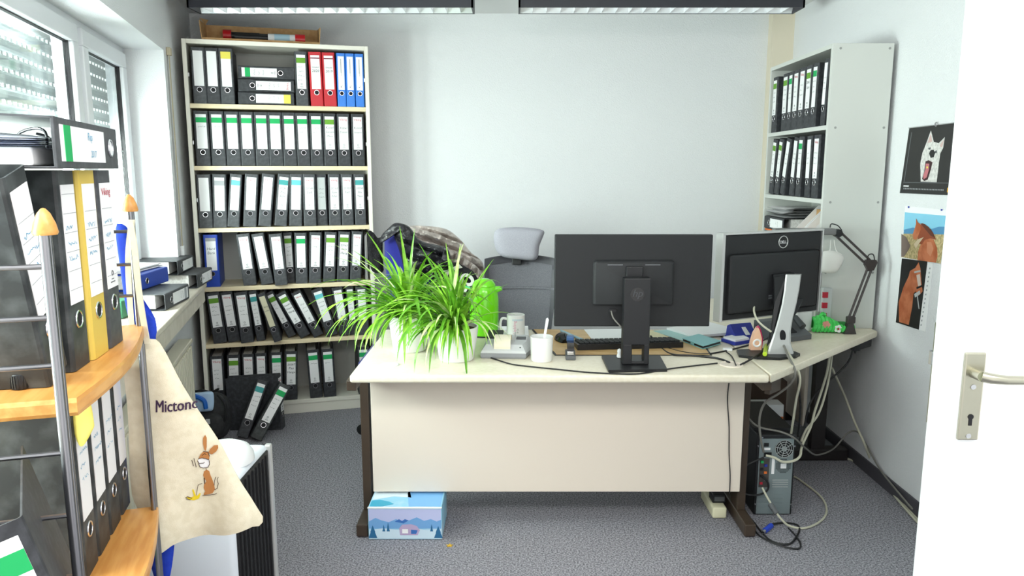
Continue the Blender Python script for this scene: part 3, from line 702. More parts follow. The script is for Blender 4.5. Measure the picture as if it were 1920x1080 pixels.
# ------------------------------------------------------------------ monitor with rectangular stand
mx, my = 0.472, 2.80
hpm = thing('monitor', 'wide matte black monitor seen from behind on a square stand', 'monitor', (mx, 2.80, DZ))
S0z, S1z = 0.862, 1.223
scr_y0, scr_y1 = 2.838, 2.876
sx0, sx1 = P(1040, 530, y=2.84).x, P(1335, 530, y=2.84).x
shell = wpart('shell', MB().rbox(sx0, sx1, scr_y0 + .012, scr_y1, S0z, S1z, .004), BLACKM, hpm)
wpart('screen', MB().box(sx0 + .008, sx1 - .008, scr_y1, scr_y1 + .001, S0z + .012, S1z - .008), mat('dark_screen', (12, 13, 16), .15), hpm)
cxm = P(1187, 530, y=2.84).x
b = MB()
hz0, hz1 = P(1187, 571, y=2.83).z, P(1187, 488, y=2.83).z
hx0, hx1 = P(1112, 530, y=2.83).x, P(1265, 530, y=2.83).x
def rr(x0, x1, z0, z1, y, r=.012, n=4):
    o = []
    for cx_, cz_, a0 in ((x1 - r, z1 - r, 0), (x0 + r, z1 - r, 90), (x0 + .002, z0 + .002, 180), (x1 - .002, z0 + .002, 270)):
        rad = r if a0 < 180 else .002
        for k in range(n + 1):
            a = math.radians(a0 + 90 * k / n); o.append(Vector((cx_ + rad * math.cos(a), y, cz_ + rad * math.sin(a))))
    return o
o1 = rr(hx0, hx1, hz0, hz1, scr_y0 + .0125, .014); o2 = rr(hx0 + .004, hx1 - .004, hz0, hz1 - .004, scr_y0 - .004, .012); o3 = rr(hx0 + .012, hx1 - .012, hz0 + .001, hz1 - .012, scr_y0 - .010, .010)
b.grid([o1, o2, o3], closed=True); b.f.append(tuple(range(2 * len(o1), 3 * len(o1))))
wpart('housing_bulge', b, BLACKM, shell, True)
vent = MB().box(-.0018, .0018, -.0006, .0006, -.0016, .0016).mesh('vent_slot', mat('vent_glint', (120, 122, 126), .4))
for k in range(14):
    for sgn in (-1, 1):
        o = part('vent_slot', vent, None, shell, loc=(cxm + sgn * (.045 + .0042 * k) - mx, scr_y0 - .0104 - 2.80, hz1 - .0175 - DZ))
wpart('mount_plate', MB().rbox(cxm - .032, cxm + .032, scr_y0 - .03, scr_y0 - .010, hz0 + .005, hz1 - .022, .003), BLACKP, hpm)
# stand column: frame with a cable window
cx0, cx1 = P(1168, 600, y=2.77).x, P(1218, 600, y=2.77).x
ctop = P(1190, 521, y=2.77).z; wz0, wz1 = P(1190, 676, y=2.77).z, P(1190, 646, y=2.77).z
wa, wb = P(1184, 660, y=2.77).x, P(1206, 660, y=2.77).x
st = MB()
def col(x0, x1, z0, z1): st.rbox(x0, x1, 2.757, 2.806, z0, z1, .0035)
col(cx0, cx1, wz1, ctop); col(cx0, wa, DZ + .012, wz1 + .004); col(wb, cx1, DZ + .012, wz1 + .004); col(wa - .004, wb + .004, DZ + .012, wz0)
stand = wpart('stand_column', st, BLACKP, hpm)
wpart('stand_hinge', MB().rbox(cx0 + .008, cx1 - .008, 2.80, scr_y0 - .008, ctop - .09, ctop - .01, .004), BLACKP, hpm)
wpart('stand_base', MB().slab([P(1128, 671, z=DZ + .001), P(1237, 671, z=DZ + .001), P(1251, 697, z=DZ + .001), P(1141, 699, z=DZ + .001)], (0, 0, .011)), BLACKP, hpm)
lz = P(1190, 552, y=2.757).z; lx = P(1195, 552, y=2.757).x
wpart('logo_disc', MB().disc((lx, 2.7565, lz), .0265, 'y', 28, .0012), mat('black_gloss', (16, 17, 19), .2), stand)
lg = xform(text_mb('hp', .040, .28, 'CENTER', .004), lambda v: (lx + v[0], 2.7556, lz - .009 + v[1]))
wpart('logo_lettering', lg, mat('dark_grey_logo', (58, 60, 64), .35), stand)
mc = solo('video_cable', MB().tube([P(1146, 583, y=2.84), P(1150, 596, y=2.82), P(1160, 608, y=2.81), P(1172, 620, y=2.81)], .003, 8, smooth=5), CABLEG, 'short grey cable plugged into the back of the black monitor', 'cable', smooth=True)
wpart('port_cover', MB().box(P(1142, 583, y=2.84).x, P(1156, 583, y=2.84).x, 2.842, 2.851, P(1146, 586, y=2.84).z, P(1146, 580, y=2.84).z), BLACKP, shell)

# ------------------------------------------------------------------ silver framed monitor, turned
A = Vector((0.828, 2.93, 0)); Bv = Vector((1.325, 3.165, 0)); ang = math.atan2(Bv.y - A.y, Bv.x - A.x); Lm = (Bv - A).length
mid = (A + Bv) / 2; za, zb = 0.862, 1.222
dm = thing('monitor', 'silver-edged black monitor turned aside on a curved silver stand', 'monitor', (mid.x, mid.y, DZ), ang)
h = Lm / 2
wl_, wh_ = za - DZ, zb - DZ
shell = part('shell', MB().rbox(-h + .012, h - .012, -.010, .026, wl_ + .006, wh_ - .010, .006), BLACKM, dm)
part('bulge', MB().rbox(-h + .03, h - .03, -.026, -.008, wl_ + .03, wh_ - .085, .014, 3), BLACKM, shell, True)
fr = MB(); fr.rbox(-h, -h + .016, -.012, .030, wl_, wh_, .004); fr.rbox(h - .006, h, -.012, .030, wl_, wh_, .002); fr.rbox(-h, h, -.012, .030, wh_ - .009, wh_, .003); fr.rbox(-h, h, .0, .030, wl_, wl_ + .008, .003)
part('silver_frame', fr, SILVER, dm)
part('screen', MB().box(-h + .016, h - .010, .026, .0275, wl_ + .01, wh_ - .012), MATS['dark_screen'], dm)
lgx = 0.045
lo = part('logo_ring', MB().torus((lgx, -.0115, wh_ - .047), .0245, .0018, 'y', 30, 6), SILVER, shell, True)
part('logo_lettering', xform(text_mb('DELL', .0165, 0, 'CENTER', .012), lambda v: (lgx + v[0], -.0118, wh_ - .053 + v[1])), WHITEP, lo)
sl = MB()
for k, (x0, x1, z) in enumerate(((-.035, .05, .102), (-.035, .02, .092))): sl.box(x0, x1, -.0268, -.0262, wl_ + z - .01, wl_ + z - .004)
part('rating_label', sl, GREYP, shell)
part('side_bracket', MB().rbox(h - .004, h + .012, -.004, .022, wl_ + .10, wl_ + .17, .003), BLACKP, dm)
# curved column: outline measured, foot nearer the room than its top
foot = Matrix.Rotation(-ang, 3, 'Z') @ (P(1462, 668, z=DZ) - Vector((mid.x, mid.y, DZ)))
fx, fy = foot.x, foot.y
RI = Matrix.Rotation(-ang, 3, 'Z')
def dl(u, v, y): return RI @ (P(u, v, y=y) - Vector((mid.x, mid.y, DZ)))
stn = [((1437, 1489), 668, 2.930), ((1444, 1482), 645, 2.938), ((1452, 1482), 622, 2.945), ((1459, 1486), 598, 2.955), ((1466, 1493), 570, 2.965), ((1470, 1498), 545, 2.975), ((1473, 1502), 515, 2.985)]
cs = MB(); rows_ = []
for (ua, ub), v_, y_ in stn:
    a_, b_ = dl(ua, v_, y_), dl(ub, v_, y_); dep = RI @ Vector((0.01, .022, 0))
    rows_.append([a_, a_.lerp(b_, .08) + RI @ Vector((0, -.004, 0)), a_.lerp(b_, .92) + RI @ Vector((0, -.004, 0)), b_, b_ + dep, a_ + dep])
cs.grid(rows_, closed=True); cs.f.append(tuple(range(5, -1, -1))); cs.f.append(tuple(6 * 6 + k for k in range(6)))
colm = part('stand_column', cs, SILVER, dm)
hc_ = [dl(1468 + 5.5 * math.cos(a), 630 + 11 * math.sin(a), 2.9365) for a in [math.radians(18 * k) for k in range(20)]]
part('cable_hole', MB().slab(hc_, tuple(RI @ Vector((0, .012, 0)))), HOLE, colm)
part('stand_spine', MB().slab([dl(1452, 520, 2.995), dl(1474, 516, 2.995), dl(1466, 575, 2.985), dl(1446, 640, 2.96), dl(1438, 650, 2.955), dl(1446, 610, 2.975), dl(1452, 570, 2.985)], tuple(RI @ Vector((.006, .02, 0)))), BLACKP, dm)
part('tilt_hinge', MB().slab([dl(1450, 515, 3.0), dl(1490, 512, 3.0), dl(1488, 570, 3.0), dl(1450, 570, 3.0)], tuple(RI @ Vector((0, .045, 0)))), BLACKP, dm)
part('spine_brace', MB().slab([dl(1490, 560, 3.005), dl(1506, 560, 3.005), dl(1500, 575, 3.005), dl(1486, 600, 2.99)], tuple(RI @ Vector((0, .02, 0)))), BLACKP, dm)
bs_ = MB()
arc = [(-.165, .055), (-.12, -.005), (-.05, -.05), (.03, -.055), (.075, -.035), (.085, .0), (.05, .09), (-.11, .13)]
bs_.slab([Vector((fx + x, fy + y + .0, .0012)) for x, y in arc], (0, 0, .010))
part('stand_base', bs_, BLACKP, dm)
solo('video_cable', MB().tube([P(1414, 572, y=2.99), P(1414, 585, y=2.955), P(1420, 600, y=2.93), P(1432, 612, y=2.92), P(1446, 622, y=2.915)], .0042, 8, smooth=5).box(P(1408, 572, y=2.99).x, P(1419, 572, y=2.99).x, 2.985, 3.0, P(1414, 576, y=2.99).z, P(1414, 566, y=2.99).z), CABLEW, 'cream cable plugged into the back of the silver-edged monitor', 'cable', smooth=True)
# ================================================================== SOFT SHAPES
def resample(pts, n):
    pts = [Vector(p) for p in pts]; pts = pts + [pts[0]]
    L = [0]
    for a, b in zip(pts[:-1], pts[1:]): L.append(L[-1] + (b - a).length)
    out = []; j = 0
    for k in range(n):
        t = L[-1] * k / n
        while L[j + 1] < t: j += 1
        f = (t - L[j]) / max(L[j + 1] - L[j], 1e-9); out.append(pts[j].lerp(pts[j + 1], f))
    return out
def smooth_closed(pts, n=5):
    m = len(pts); out = []
    for i in range(m):
        p0, p1, p2, p3 = [Vector(pts[(i + k) % m]) for k in (-1, 0, 1, 2)]
        for k in range(n):
            t = k / n
            out.append(0.5 * ((2 * p1) + (p2 - p0) * t + (2 * p0 - 5 * p1 + 4 * p2 - p3) * t * t + (3 * p1 - p0 - 3 * p2 + p3) * t ** 3))
    return out
def puff(outline, normal, T, n=56, rings=12, back=None, quilt=None, crumple=0.0, seed=0, power=2.0, center=None):
    nrm = Vector(normal).normalized(); o = resample(smooth_closed(outline), n)
    c = Vector(center) if center is not None else sum(o, Vector()) / n
    from mathutils import noise
    mb = MB()
    def lay(sign, TT):
        rows = []
        for r in range(rings + 1):
            t = r / rings
            row = []
            for p in o:
                q = c.lerp(p, t); h = TT * (max(0.0, 1 - t ** power)) ** 0.5
                if quilt and t < .999:
                    d, sp, dep = quilt
                    ph = q.dot(Vector(d)) / sp + .22 * noise.noise(q * 7 + Vector((seed, 0, 0)))
                    h *= 1 - dep * math.exp(-((ph - round(ph)) / .13) ** 2)
                if crumple and t < .999:
                    h += crumple * (noise.noise(q * 16 + Vector((seed, 3, 1))) + .6 * noise.noise(q * 38 + Vector((1, seed, 2)))) * min(1, (1 - t) * 4)
                row.append(q + nrm * (sign * h))
            rows.append(row)
        mb.grid(rows, closed=True)
    lay(1, T); lay(-1, T * (back if back is not None else 1.0))
    return mb
def PX(lst, y): return [P(u, v, y=y) for u, v in lst]

# ================================================================== OFFICE CHAIRS AND JACKETS
CHF = mat('charcoal_chair_frame', (58, 58, 64), .5)
CHM = mat('charcoal_mesh_fabric', (92, 92, 98), .9, rgb2=(112, 112, 118), scale=420, bump=.2)
HEADM = mat('light_grey_headrest_fabric', (152, 151, 161), .9, rgb2=(160, 159, 168), scale=300)
NAVY = mat('royal_blue_upholstery', (26, 30, 122), .95, sheen=.3)
def star_base(t, x, y, r=.30):
    for k in range(5):
        a = math.radians(72 * k + 20)
        e = Vector((x + r * math.cos(a), y + r * math.sin(a), .075))
        wpart('base_arm', MB().tube([(x, y, .10), e], [.026, .016], 8), BLACKP, t)
        w = Matrix.Translation((e.x, e.y, .03)) @ Matrix.Rotation(a, 4, 'Z') @ Matrix.Rotation(math.pi / 2, 4, 'X')
        wpart('castor', MB().lathe([(.0, -.02), (.029, -.018), (.03, 0), (.029, .018), (0, .02)], 14, xf=w).tube([(e.x, e.y, .055), (e.x, e.y, .08)], .008, 8), BLACKP, t, True)
    wpart('gas_lift', MB().tube([(x, y, .09), (x, y, .42)], .024, 12), BLACKP, t, True)
cy = 3.86
ch = thing('office_chair', 'dark mesh office chair with light grey headrest behind the desk', 'chair', (0.035, 4.05, 0))
fx0, fx1 = P(905, 480, y=cy).x, P(1040, 485, y=cy).x
ftop = P(960, 479, y=cy).z; fbot = .52
def backpt(a, b, bulge=.0):    # a 0..1 across, b 0..1 up
    w = 1 - .18 * (1 - b) ** 2
    xm = (fx0 + fx1) / 2; hw = (fx1 - fx0) / 2 * w
    z = fbot + (ftop - fbot) * b - .018 * (2 * a - 1) ** 2 * (b > .9)
    return Vector((xm + (2 * a - 1) * hw + .01 * b, cy + .02 + .05 * b - .05 * (2 * a - 1) ** 2 - .05 * math.sin(b * 2.6) + bulge, z))
wpart('mesh_back', MB().grid([[backpt(.04 + .92 * i / 10, .04 + .92 * j / 14, .004) for i in range(11)] for j in range(15)]).grid([[backpt(.04 + .92 * i / 10, .04 + .92 * j / 14, .010) for i in range(11)] for j in range(15)]), CHM, ch, True)
for (a0, a1, b0, b1) in ((0, .06, 0, 1), (.94, 1, 0, 1), (0, 1, .93, 1), (0, 1, 0, .06), (.0, 1, .655, .675)):
    na, nb = (3, 15) if a1 - a0 < .2 else (15, 3)
    f1 = [[backpt(a0 + (a1 - a0) * i / (na - 1), b0 + (b1 - b0) * j / (nb - 1), -.006) for i in range(na)] for j in range(nb)]
    f2 = [[q + Vector((0, .024, 0)) for q in r_] for r_ in f1]
    m_ = MB(); m_.grid(f1); m_.grid(f2)
    per1 = f1[0] + [r_[-1] for r_ in f1[1:]] + f1[-1][-2::-1] + [r_[0] for r_ in f1[-2:0:-1]]
    m_.grid([per1, [q + Vector((0, .024, 0)) for q in per1]], closed=True)
    wpart('back_frame', m_, CHF if b1 - b0 > .03 else CHM, ch)
wpart('headrest', puff(PX([(926, 440), (935, 429), (965, 426), (1000, 428), (1020, 433), (1018, 444), (1011, 462), (1009, 480), (1001, 488), (972, 486), (940, 480), (928, 462)], cy - .03), (0, -1, 0), .035, back=.6, power=6, n=64), HEADM, ch, True)
wpart('headrest_stem', MB().rbox(.00, .05, cy + .0, cy + .02, ftop - .05, ftop + .06, .004), BLACKP, ch)
wpart('seat', MB().rbox(-.20, .27, 3.62, 4.05, .44, .52, .03, 3), CHF, ch, True)
wpart('spine_bracket', MB().tube([(.035, 4.0, .44), (.035, 4.04, .5), (.035, 3.93, .62), (.035, 3.93, .80)], .02, 8, smooth=4), BLACKP, ch, True)
star_base(ch, .035, 3.88)
# blue chair turned aside, jackets over its back
bc = thing('office_chair', 'blue upholstered office chair buried under jackets beside the bookshelf', 'chair', (-.58, 4.0, 0))
by = 3.93
wpart('backrest', puff(PX([(721, 452), (728, 443), (752, 438), (770, 446), (792, 485), (812, 520), (815, 580), (790, 610), (752, 600), (735, 560), (724, 510)], by), (.35, -1, 0), .045, back=.7, power=5), NAVY, bc, True)
wpart('back_shell', puff(PX([(718, 452), (726, 440), (752, 435), (772, 444), (795, 484), (815, 520), (818, 580), (792, 613), (750, 604), (731, 560), (720, 510)], by + .035), (.35, -1, 0), .03, back=.8, power=5), GREYP, bc, True)
wpart('seat', MB().rbox(-.80, -.36, 3.70, 4.12, .42, .50, .035, 3), NAVY, bc, True)
wpart('spine_bracket', MB().tube([(-.55, 4.0, .42), (-.55, 4.05, .5), (-.54, 4.0, .66)], .02, 8, smooth=4), BLACKP, bc, True)
star_base(bc, -.58, 3.92, .27)
PUFB = mat('black_quilted_nylon', (26, 25, 29), .36, rgb2=(34, 33, 38), scale=18, bump=.7, bscale=46)
PUFS = mat('silvery_taupe_quilted_nylon', (182, 171, 164), .30, .35, rgb2=(208, 198, 192), scale=14, bump=.9, bscale=44)
SWEAT = mat('black_cotton_jersey', (34, 34, 38), .95, rgb2=(42, 42, 46), scale=30)
FUR = mat('black_fur_trim', (16, 15, 18), 1.0, rgb2=(34, 32, 36), scale=160, bump=1.0, bscale=200)
js = thing('puffer_jacket', 'shiny silver-taupe quilted jacket hung over the blue chair', 'jacket', tuple(P(840, 470, y=4.12)))
wpart('body', puff(PX([(752, 428), (775, 423), (815, 425), (842, 432), (866, 452), (884, 474), (902, 488), (908, 505), (904, 530), (888, 524), (868, 512), (845, 500), (815, 486), (780, 470), (755, 452)], 4.12), (.1, -1, .25), .085, quilt=((.35, 0, .94), .050, .62), crumple=.034, seed=3, n=128, rings=26), PUFS, js, True)
wpart('sleeve', puff(PX([(832, 470), (850, 470), (872, 484), (894, 500), (903, 514), (900, 530), (886, 514), (868, 505), (850, 502), (836, 490)], 4.02), (.1, -1, .2), .05, quilt=((.85, 0, -.5), .045, .55), crumple=.02, seed=5, n=90, rings=18), PUFS, js, True)
wpart('hem', MB().tube(PX([(868, 508), (884, 514), (896, 526), (903, 534)], 4.0), .006, 8, smooth=4), PUFB, js, True)
jb = thing('puffer_jacket', 'black quilted down jacket draped over the blue chair back', 'jacket', tuple(P(770, 480, y=3.86)))
wpart('body', puff(PX([(738, 440), (742, 424), (760, 424), (775, 438), (788, 450), (802, 456), (824, 460), (840, 468), (844, 488), (832, 502), (812, 512), (797, 526), (790, 550), (784, 590), (770, 570), (760, 520), (750, 475)], 3.885), (.15, -1, .15), .085, quilt=((.30, 0, .95), .062, .6), crumple=.026, seed=11, n=120, rings=24, center=P(786, 490, y=3.885)), PUFB, jb, True)
wpart('collar', puff(PX([(712, 456), (716, 440), (728, 428), (741, 418), (760, 421), (772, 430), (780, 448), (776, 470), (768, 452), (758, 440), (744, 436), (730, 442), (722, 452)], 3.86), (.1, -1, .1), .04, crumple=.016, seed=14, n=80, rings=12, center=P(752, 431, y=3.86)), PUFB, jb, True)
wpart('sleeve', puff(PX([(834, 462), (843, 474), (842, 492), (826, 508), (806, 520), (792, 534), (784, 540), (790, 522), (806, 506), (822, 494), (830, 478)], 3.79), (.15, -1, .1), .04, quilt=((.7, 0, .7), .05, .5), crumple=.014, seed=17, n=80, rings=14, center=P(826, 494, y=3.79)), PUFB, jb, True)
fj = thing('fur_jacket', 'black fluffy garment hanging between bookshelf and blue chair', 'jacket', tuple(P(708, 470, y=4.08)))
wpart('body', puff(PX([(690, 434), (700, 436), (708, 446), (716, 444), (722, 450), (721, 480), (719, 508), (708, 512), (696, 505), (690, 470)], 4.06), (0, -1, 0), .05, crumple=.02, seed=8), FUR, fj, True)
sw = thing('sweatshirt', 'black jersey top with white printed lettering over the chair', 'sweater', tuple(P(845, 540, y=3.93)))
swf = [(795, 530), (812, 512), (836, 496), (852, 492), (872, 500), (890, 512), (898, 540), (896, 585), (880, 620), (840, 625), (800, 610), (782, 580)]
wpart('body', puff(PX(swf, 3.95), (.1, -1, .1), .07, crumple=.010, seed=21, n=72, rings=14, power=3, center=P(845, 555, y=3.95)), SWEAT, sw, True)
CREAMP = mat('cream_screen_print', (214, 216, 206), .8)
def sw_print(name, pts, hole=None):
    q = [P(u, v, y=3.862) for u, v in pts]
    wpart(name, MB().slab(q, (0, .012, 0)), CREAMP, sw)
sw_print('print', [(829, 508), (838, 507), (856, 498), (859, 494), (867, 502), (855, 505), (842, 511), (839, 519)])
def ringprint(cx_, cy_, a, b, w, rot):
    o = []; i_ = []
    for k in range(28):
        t = 2 * math.pi * k / 28; ca, sa = math.cos(t), math.sin(t)
        def pt(A, B): x = A * ca * math.cos(rot) - B * sa * math.sin(rot); y = A * ca * math.sin(rot) + B * sa * math.cos(rot); return P(cx_ + x, cy_ + y, y=3.858)
        o.append(pt(a, b)); i_.append(pt(a - w, b - w))
    m_ = MB(); m_.grid([o, i_], closed=True); m_.grid([[p + Vector((0, .01, 0)) for p in o], [p + Vector((0, .01, 0)) for p in i_]], closed=True)
    wpart('print', m_, CREAMP, sw)
ringprint(863, 537, 15, 12, 6, .8); ringprint(876, 525, 14, 11, 6, .6); ringprint(893, 562, 15, 12, 6, .4)

# ================================================================== SPIDER PLANTS
LG = [mat('fresh_green_leaf', (112, 176, 38), .42, rgb2=(150, 206, 66), scale=26), mat('deep_green_leaf', (84, 148, 30), .42, rgb2=(110, 172, 46), scale=26), mat('pale_striped_leaf', (186, 214, 124), .45, rgb2=(214, 232, 166), scale=30)]
SOIL = mat('dark_potting_soil', (70, 52, 38), 1.0, rgb2=(100, 76, 54), scale=120)
POTW = mat('white_glazed_pot', (242, 243, 242), .25)
def spider_plant(x, y, pot_r, pot_h, label, nleaf, seed, spread, wmax, clear=None):
    rnd = random.Random(seed)
    t = thing('spider_plant', label, 'potted plant', (x, y, DZ + .0008), 0, 'spider plants on the desk')
    part('pot', MB().lathe([(0, 0), (pot_r * .74, 0), (pot_r * .80, .006), (pot_r * .97, pot_h * .8), (pot_r, pot_h), (pot_r * .93, pot_h), (pot_r * .9, pot_h * .82), (0, pot_h * .82)], 32), POTW, t, True)
    part('soil', MB().disc((0, 0, pot_h * .86), pot_r * .91, 'z', 24, .01), SOIL, t)
    for k in range(nleaf):
        az = rnd.uniform(0, 2 * math.pi) if clear is None else math.radians(rnd.uniform(*clear))
        hero = k < len(spread)
        if hero: az, th0, L, droop = spread[k]
        else:
            th0 = rnd.uniform(.05, 1.05); L = rnd.uniform(.26, .42); droop = rnd.uniform(3.0, 6.5)
            if k % 3 == 0: az = math.radians(rnd.uniform(170, 370 if clear is None else clear[1])); th0 = rnd.uniform(.7, 1.15); droop = rnd.uniform(6.0, 9.0); L = rnd.uniform(.24, .38)
        w = wmax * rnd.uniform(.65, 1.0)
        n = 12; p = Vector((rnd.uniform(-.02, .02), rnd.uniform(-.02, .02), pot_h * .86)); th = th0
        d2 = Vector((math.cos(az), math.sin(az), 0)); sd = Vector((-math.sin(az), math.cos(az), 0))
        tw = rnd.uniform(-.5, .5); rows = []
        for i in range(n + 1):
            s = i / n
            ww = w * (min(1, .45 + 2.2 * s) * (1 - s ** 2.6)) / 2 + .0004
            nn = Vector((d2.x * -math.cos(th), d2.y * -math.cos(th), math.sin(th)))
            a = tw * s; e = sd * math.cos(a) + nn * math.sin(a)
            q = Vector(p); q.z = max(q.z, .004)
            rows.append([q + e * ww, q - nn * ww * .35, q - e * ww])
            step = L / n
            p = p + (d2 * math.sin(th) + Vector((0, 0, math.cos(th)))) * step
            if p.z < .006: p.z = .006
            th = min(th + droop * step * (0.5 + s), 2.95)
        part('leaf', MB().grid(rows), LG[rnd.choices([0, 1, 2], [6, 4, 1.4])[0]], t, True)
R_ = math.radians
spider_plant(-.430, 3.05, .088, .15, 'larger spider plant at the left, leaves trailing off the desk edge', 150, 4,
    [(R_(150), .35, .42, 1.2), (R_(120), .2, .40, .6), (R_(60), .10, .38, .5), (R_(185), .75, .44, 2.6), (R_(200), .85, .46, 3.2), (R_(170), .6, .46, 2.2), (R_(215), 1.0, .44, 4.2), (R_(225), .9, .45, 5.0), (R_(240), .9, .42, 6.0), (R_(250), .8, .40, 6.5), (R_(205), .6, .48, 3.6), (R_(160), .55, .40, 1.6), (R_(178), .5, .44, 1.6), (R_(232), .6, .46, 5.0), (R_(195), .9, .42, 4.0), (R_(220), .8, .50, 4.2)], .0245)
spider_plant(-.222, 2.89, .088, .135, 'spider plant at the right, its leaves arching in front of thermos', 130, 9,
    [(R_(80), .30, .36, .7), (R_(110), .35, .37, .6), (R_(48), .5, .34, 1.2), (R_(30), .7, .30, 2.4), (R_(8), .9, .26, 5.0), (R_(-25), 1.0, .28, 6.4), (R_(-40), .9, .28, 7.0), (R_(-50), .8, .30, 7.5), (R_(-90), .8, .32, 7.0), (R_(-110), .8, .32, 7.0), (R_(140), .45, .40, .9), (R_(-75), .7, .36, 7.0), (R_(35), .45, .34, 1.4), (R_(230), .9, .32, 6.5)], .0205, (62, 300))
# ================================================================== THINGS ON THE DESK
THG = mat('lime_green_lacquer', (118, 226, 10), .22, coat=.5)
p = P(908, 628, z=DZ)
th = thing('thermos_jug', 'shiny lime green thermos jug standing behind the right plant', 'thermos', (p.x, p.y, DZ + .0008))
H = P(908, 522, y=p.y).z - DZ; r = .0665
part('body', MB().lathe([(0, 0), (r * .97, 0), (r, .004), (r, H * .63), (r * .96, H * .74), (r * .86, H * .84), (r * .8, H * .865), (0, H * .866)], 40), THG, th, True)
part('foot_ring', MB().lathe([(r * .99, 0), (r * 1.01, .001), (r * 1.01, .006), (r * .99, .007)], 40), BLACKP, th, True)
part('lid', MB().lathe([(r * .8, H * .868), (r * .78, H * .90), (r * .62, H * .96), (r * .3, H * .995), (0, H)], 36), THG, th, True)
part('spout', MB().tube([(r * .7, -.01, H * .80), (r * 1.05, -.015, H * .825), (r * 1.22, -.018, H * .83)], [.018, .013, .009], 10), THG, th, True)
part('handle', MB().tube([(-r * .8, 0, H * .80), (-r * 1.35, 0, H * .84), (-r * 1.6, 0, H * .68), (-r * 1.45, 0, H * .45), (-r * 1.0, 0, H * .34)], .007, 8, smooth=5), mat('clear_green_plastic', (60, 190, 110), .25), th, True)
p = P(967, 630, z=DZ)
mg = thing('mug', 'white printed mug with pink lettering beside the thermos', 'mug', (p.x, p.y, DZ + .0012))
part('body', MB().lathe([(0, 0), (.037, 0), (.041, .004), (.041, .098), (.039, .100), (.037, .098), (.037, .01), (0, .008)], 32), POTW, mg, True)
part('handle', MB().tube([(-.039, 0, .078), (-.062, -.01, .082), (-.070, -.012, .055), (-.064, -.01, .026), (-.039, 0, .02)], .006, 8, smooth=5), POTW, mg, True)
def cyl_text(s, size, m, parent, R, ang0, z, vertical=True):
    mb = text_mb(s, size, 0, 'LEFT')
    def fn(v):
        a, b = (-(v[1]), v[0]) if vertical else (v[0], v[1])
        an = ang0 + a / R
        return (R * math.sin(an), -R * math.cos(an), z + b)
    return part('lettering', xform(mb, fn), m, parent)
cyl_text('Liebling', .020, mat('pink_print', (224, 150, 178), .6), mg, .0415, .02, .016)
cyl_text('& Co', .010, GREYP, mg, .0415, .28, .02)
part('print', xform(MB().grid([[Vector((i / 6, j, 0)) for i in range(7)] for j in (0, 1)]), lambda v: (.0414 * math.sin(-.4 + 1.3 * v[0]), -.0414 * math.cos(-.4 + 1.3 * v[0]), .076 + .008 * v[1])), mat('pale_blue_print', (206, 222, 230), .6), mg)
p = P(1015.5, 677, z=DZ)
cp = thing('cup', 'plain white straight-sided cup with a spoon in it', 'cup', (p.x, p.y + .01, DZ + .0008))
part('body', MB().lathe([(0, 0), (.040, 0), (.0425, .003), (.0455, .095), (.0455, .098), (.042, .098), (.040, .008), (0, .006)], 36), POTW, cp, True)
sp = thing('spoon', 'white plastic spoon standing in the white cup', 'spoon', (p.x + .005, p.y + .005, DZ + .01))
part('handle', MB().slab([(-.004, 0, .05), (.004, 0, .05), (.023, .004, .155), (.019, .004, .163), (.012, .004, .160)], (0, .003, 0)), POTW, sp)
part('bowl', MB().lathe([(0, 0), (.008, .004), (.010, .015), (.006, .034), (.004, .055)], 12, (-.004, 0.001, 0)), POTW, sp, True)
# printing calculator
p = P(950, 662, z=DZ)
ca = thing('printing_calculator', 'grey printing calculator with a curl of paper roll', 'calculator', (p.x, p.y, DZ + .0008), math.radians(-4))
base = [(-.098, -.10), (.085, -.10), (.102, -.02), (.102, .13), (-.098, .13)]
cb_ = MB(); rw = []
for ins, z in ((.008, 0), (0, .008), (0, .022)):
    rw.append([Vector((x * (1 - ins * 5), y * (1 - ins * 5), z)) for x, y in base])
cb_.grid(rw, closed=True); cb_.f.append(tuple(range(4, -1, -1))); cb_.f.append(tuple(10 + k for k in range(5)))
part('lower_case', cb_, mat('mid_grey_case', (148, 150, 156), .5), ca)
up = MB(); rw = [[Vector((x * k, y * k + dy, z)) for x, y in base] for k, z, dy in ((1, .0225, 0), (.95, .032, 0), (.80, .052, .01))]
up.grid(rw, closed=True); up.f.append(tuple(range(4, -1, -1))); up.f.append(tuple(10 + k for k in range(5)))
part('upper_case', up, mat('light_grey_case', (204, 206, 208), .5), ca)
part('display', MB().slab([(-.085, .03, .052), (-.02, .03, .052), (-.02, .10, .068), (-.085, .10, .068)], (0, .004, .006)), BLACKP, ca)
rows_ = []
for k in range(13):
    a = math.radians(200 - 215 * k / 12); rows_.append([Vector((xx, -.035 + .055 * math.cos(a) , .045 + .038 * math.sin(a))) for xx in (-.045, .022)])
rows_.append([Vector((-.045, -.055 + .083, .02)), Vector((.022, -.055 + .083, .02))]) if False else None
part('paper_curl', MB().grid(rows_).grid([[q * 1.0 + Vector((0, 0, .0008)) for q in r_] for r_ in rows_]), mat('cream_paper_roll', (244, 236, 214), .85), ca, True)
part('roll_arm', MB().tube([(.03, -.02, .045), (.034, -.01, .078), (.034, .03, .080), (.03, .05, .05)], .003, 6, smooth=3), SILVER, ca, True)
for i in range(4):
    for j in range(2): part('key', cached('ckey', lambda: MB().rbox(-.007, .007, -.006, .006, 0, .006, .0015).mesh('key', GREYP)), None, ca, loc=(.045 + .013 * i, .03 + .02 * j, .052)) if i < 3 else None
part('slot', MB().box(.058, .064, -.083, -.078, .028, .045), BLACKP, ca)
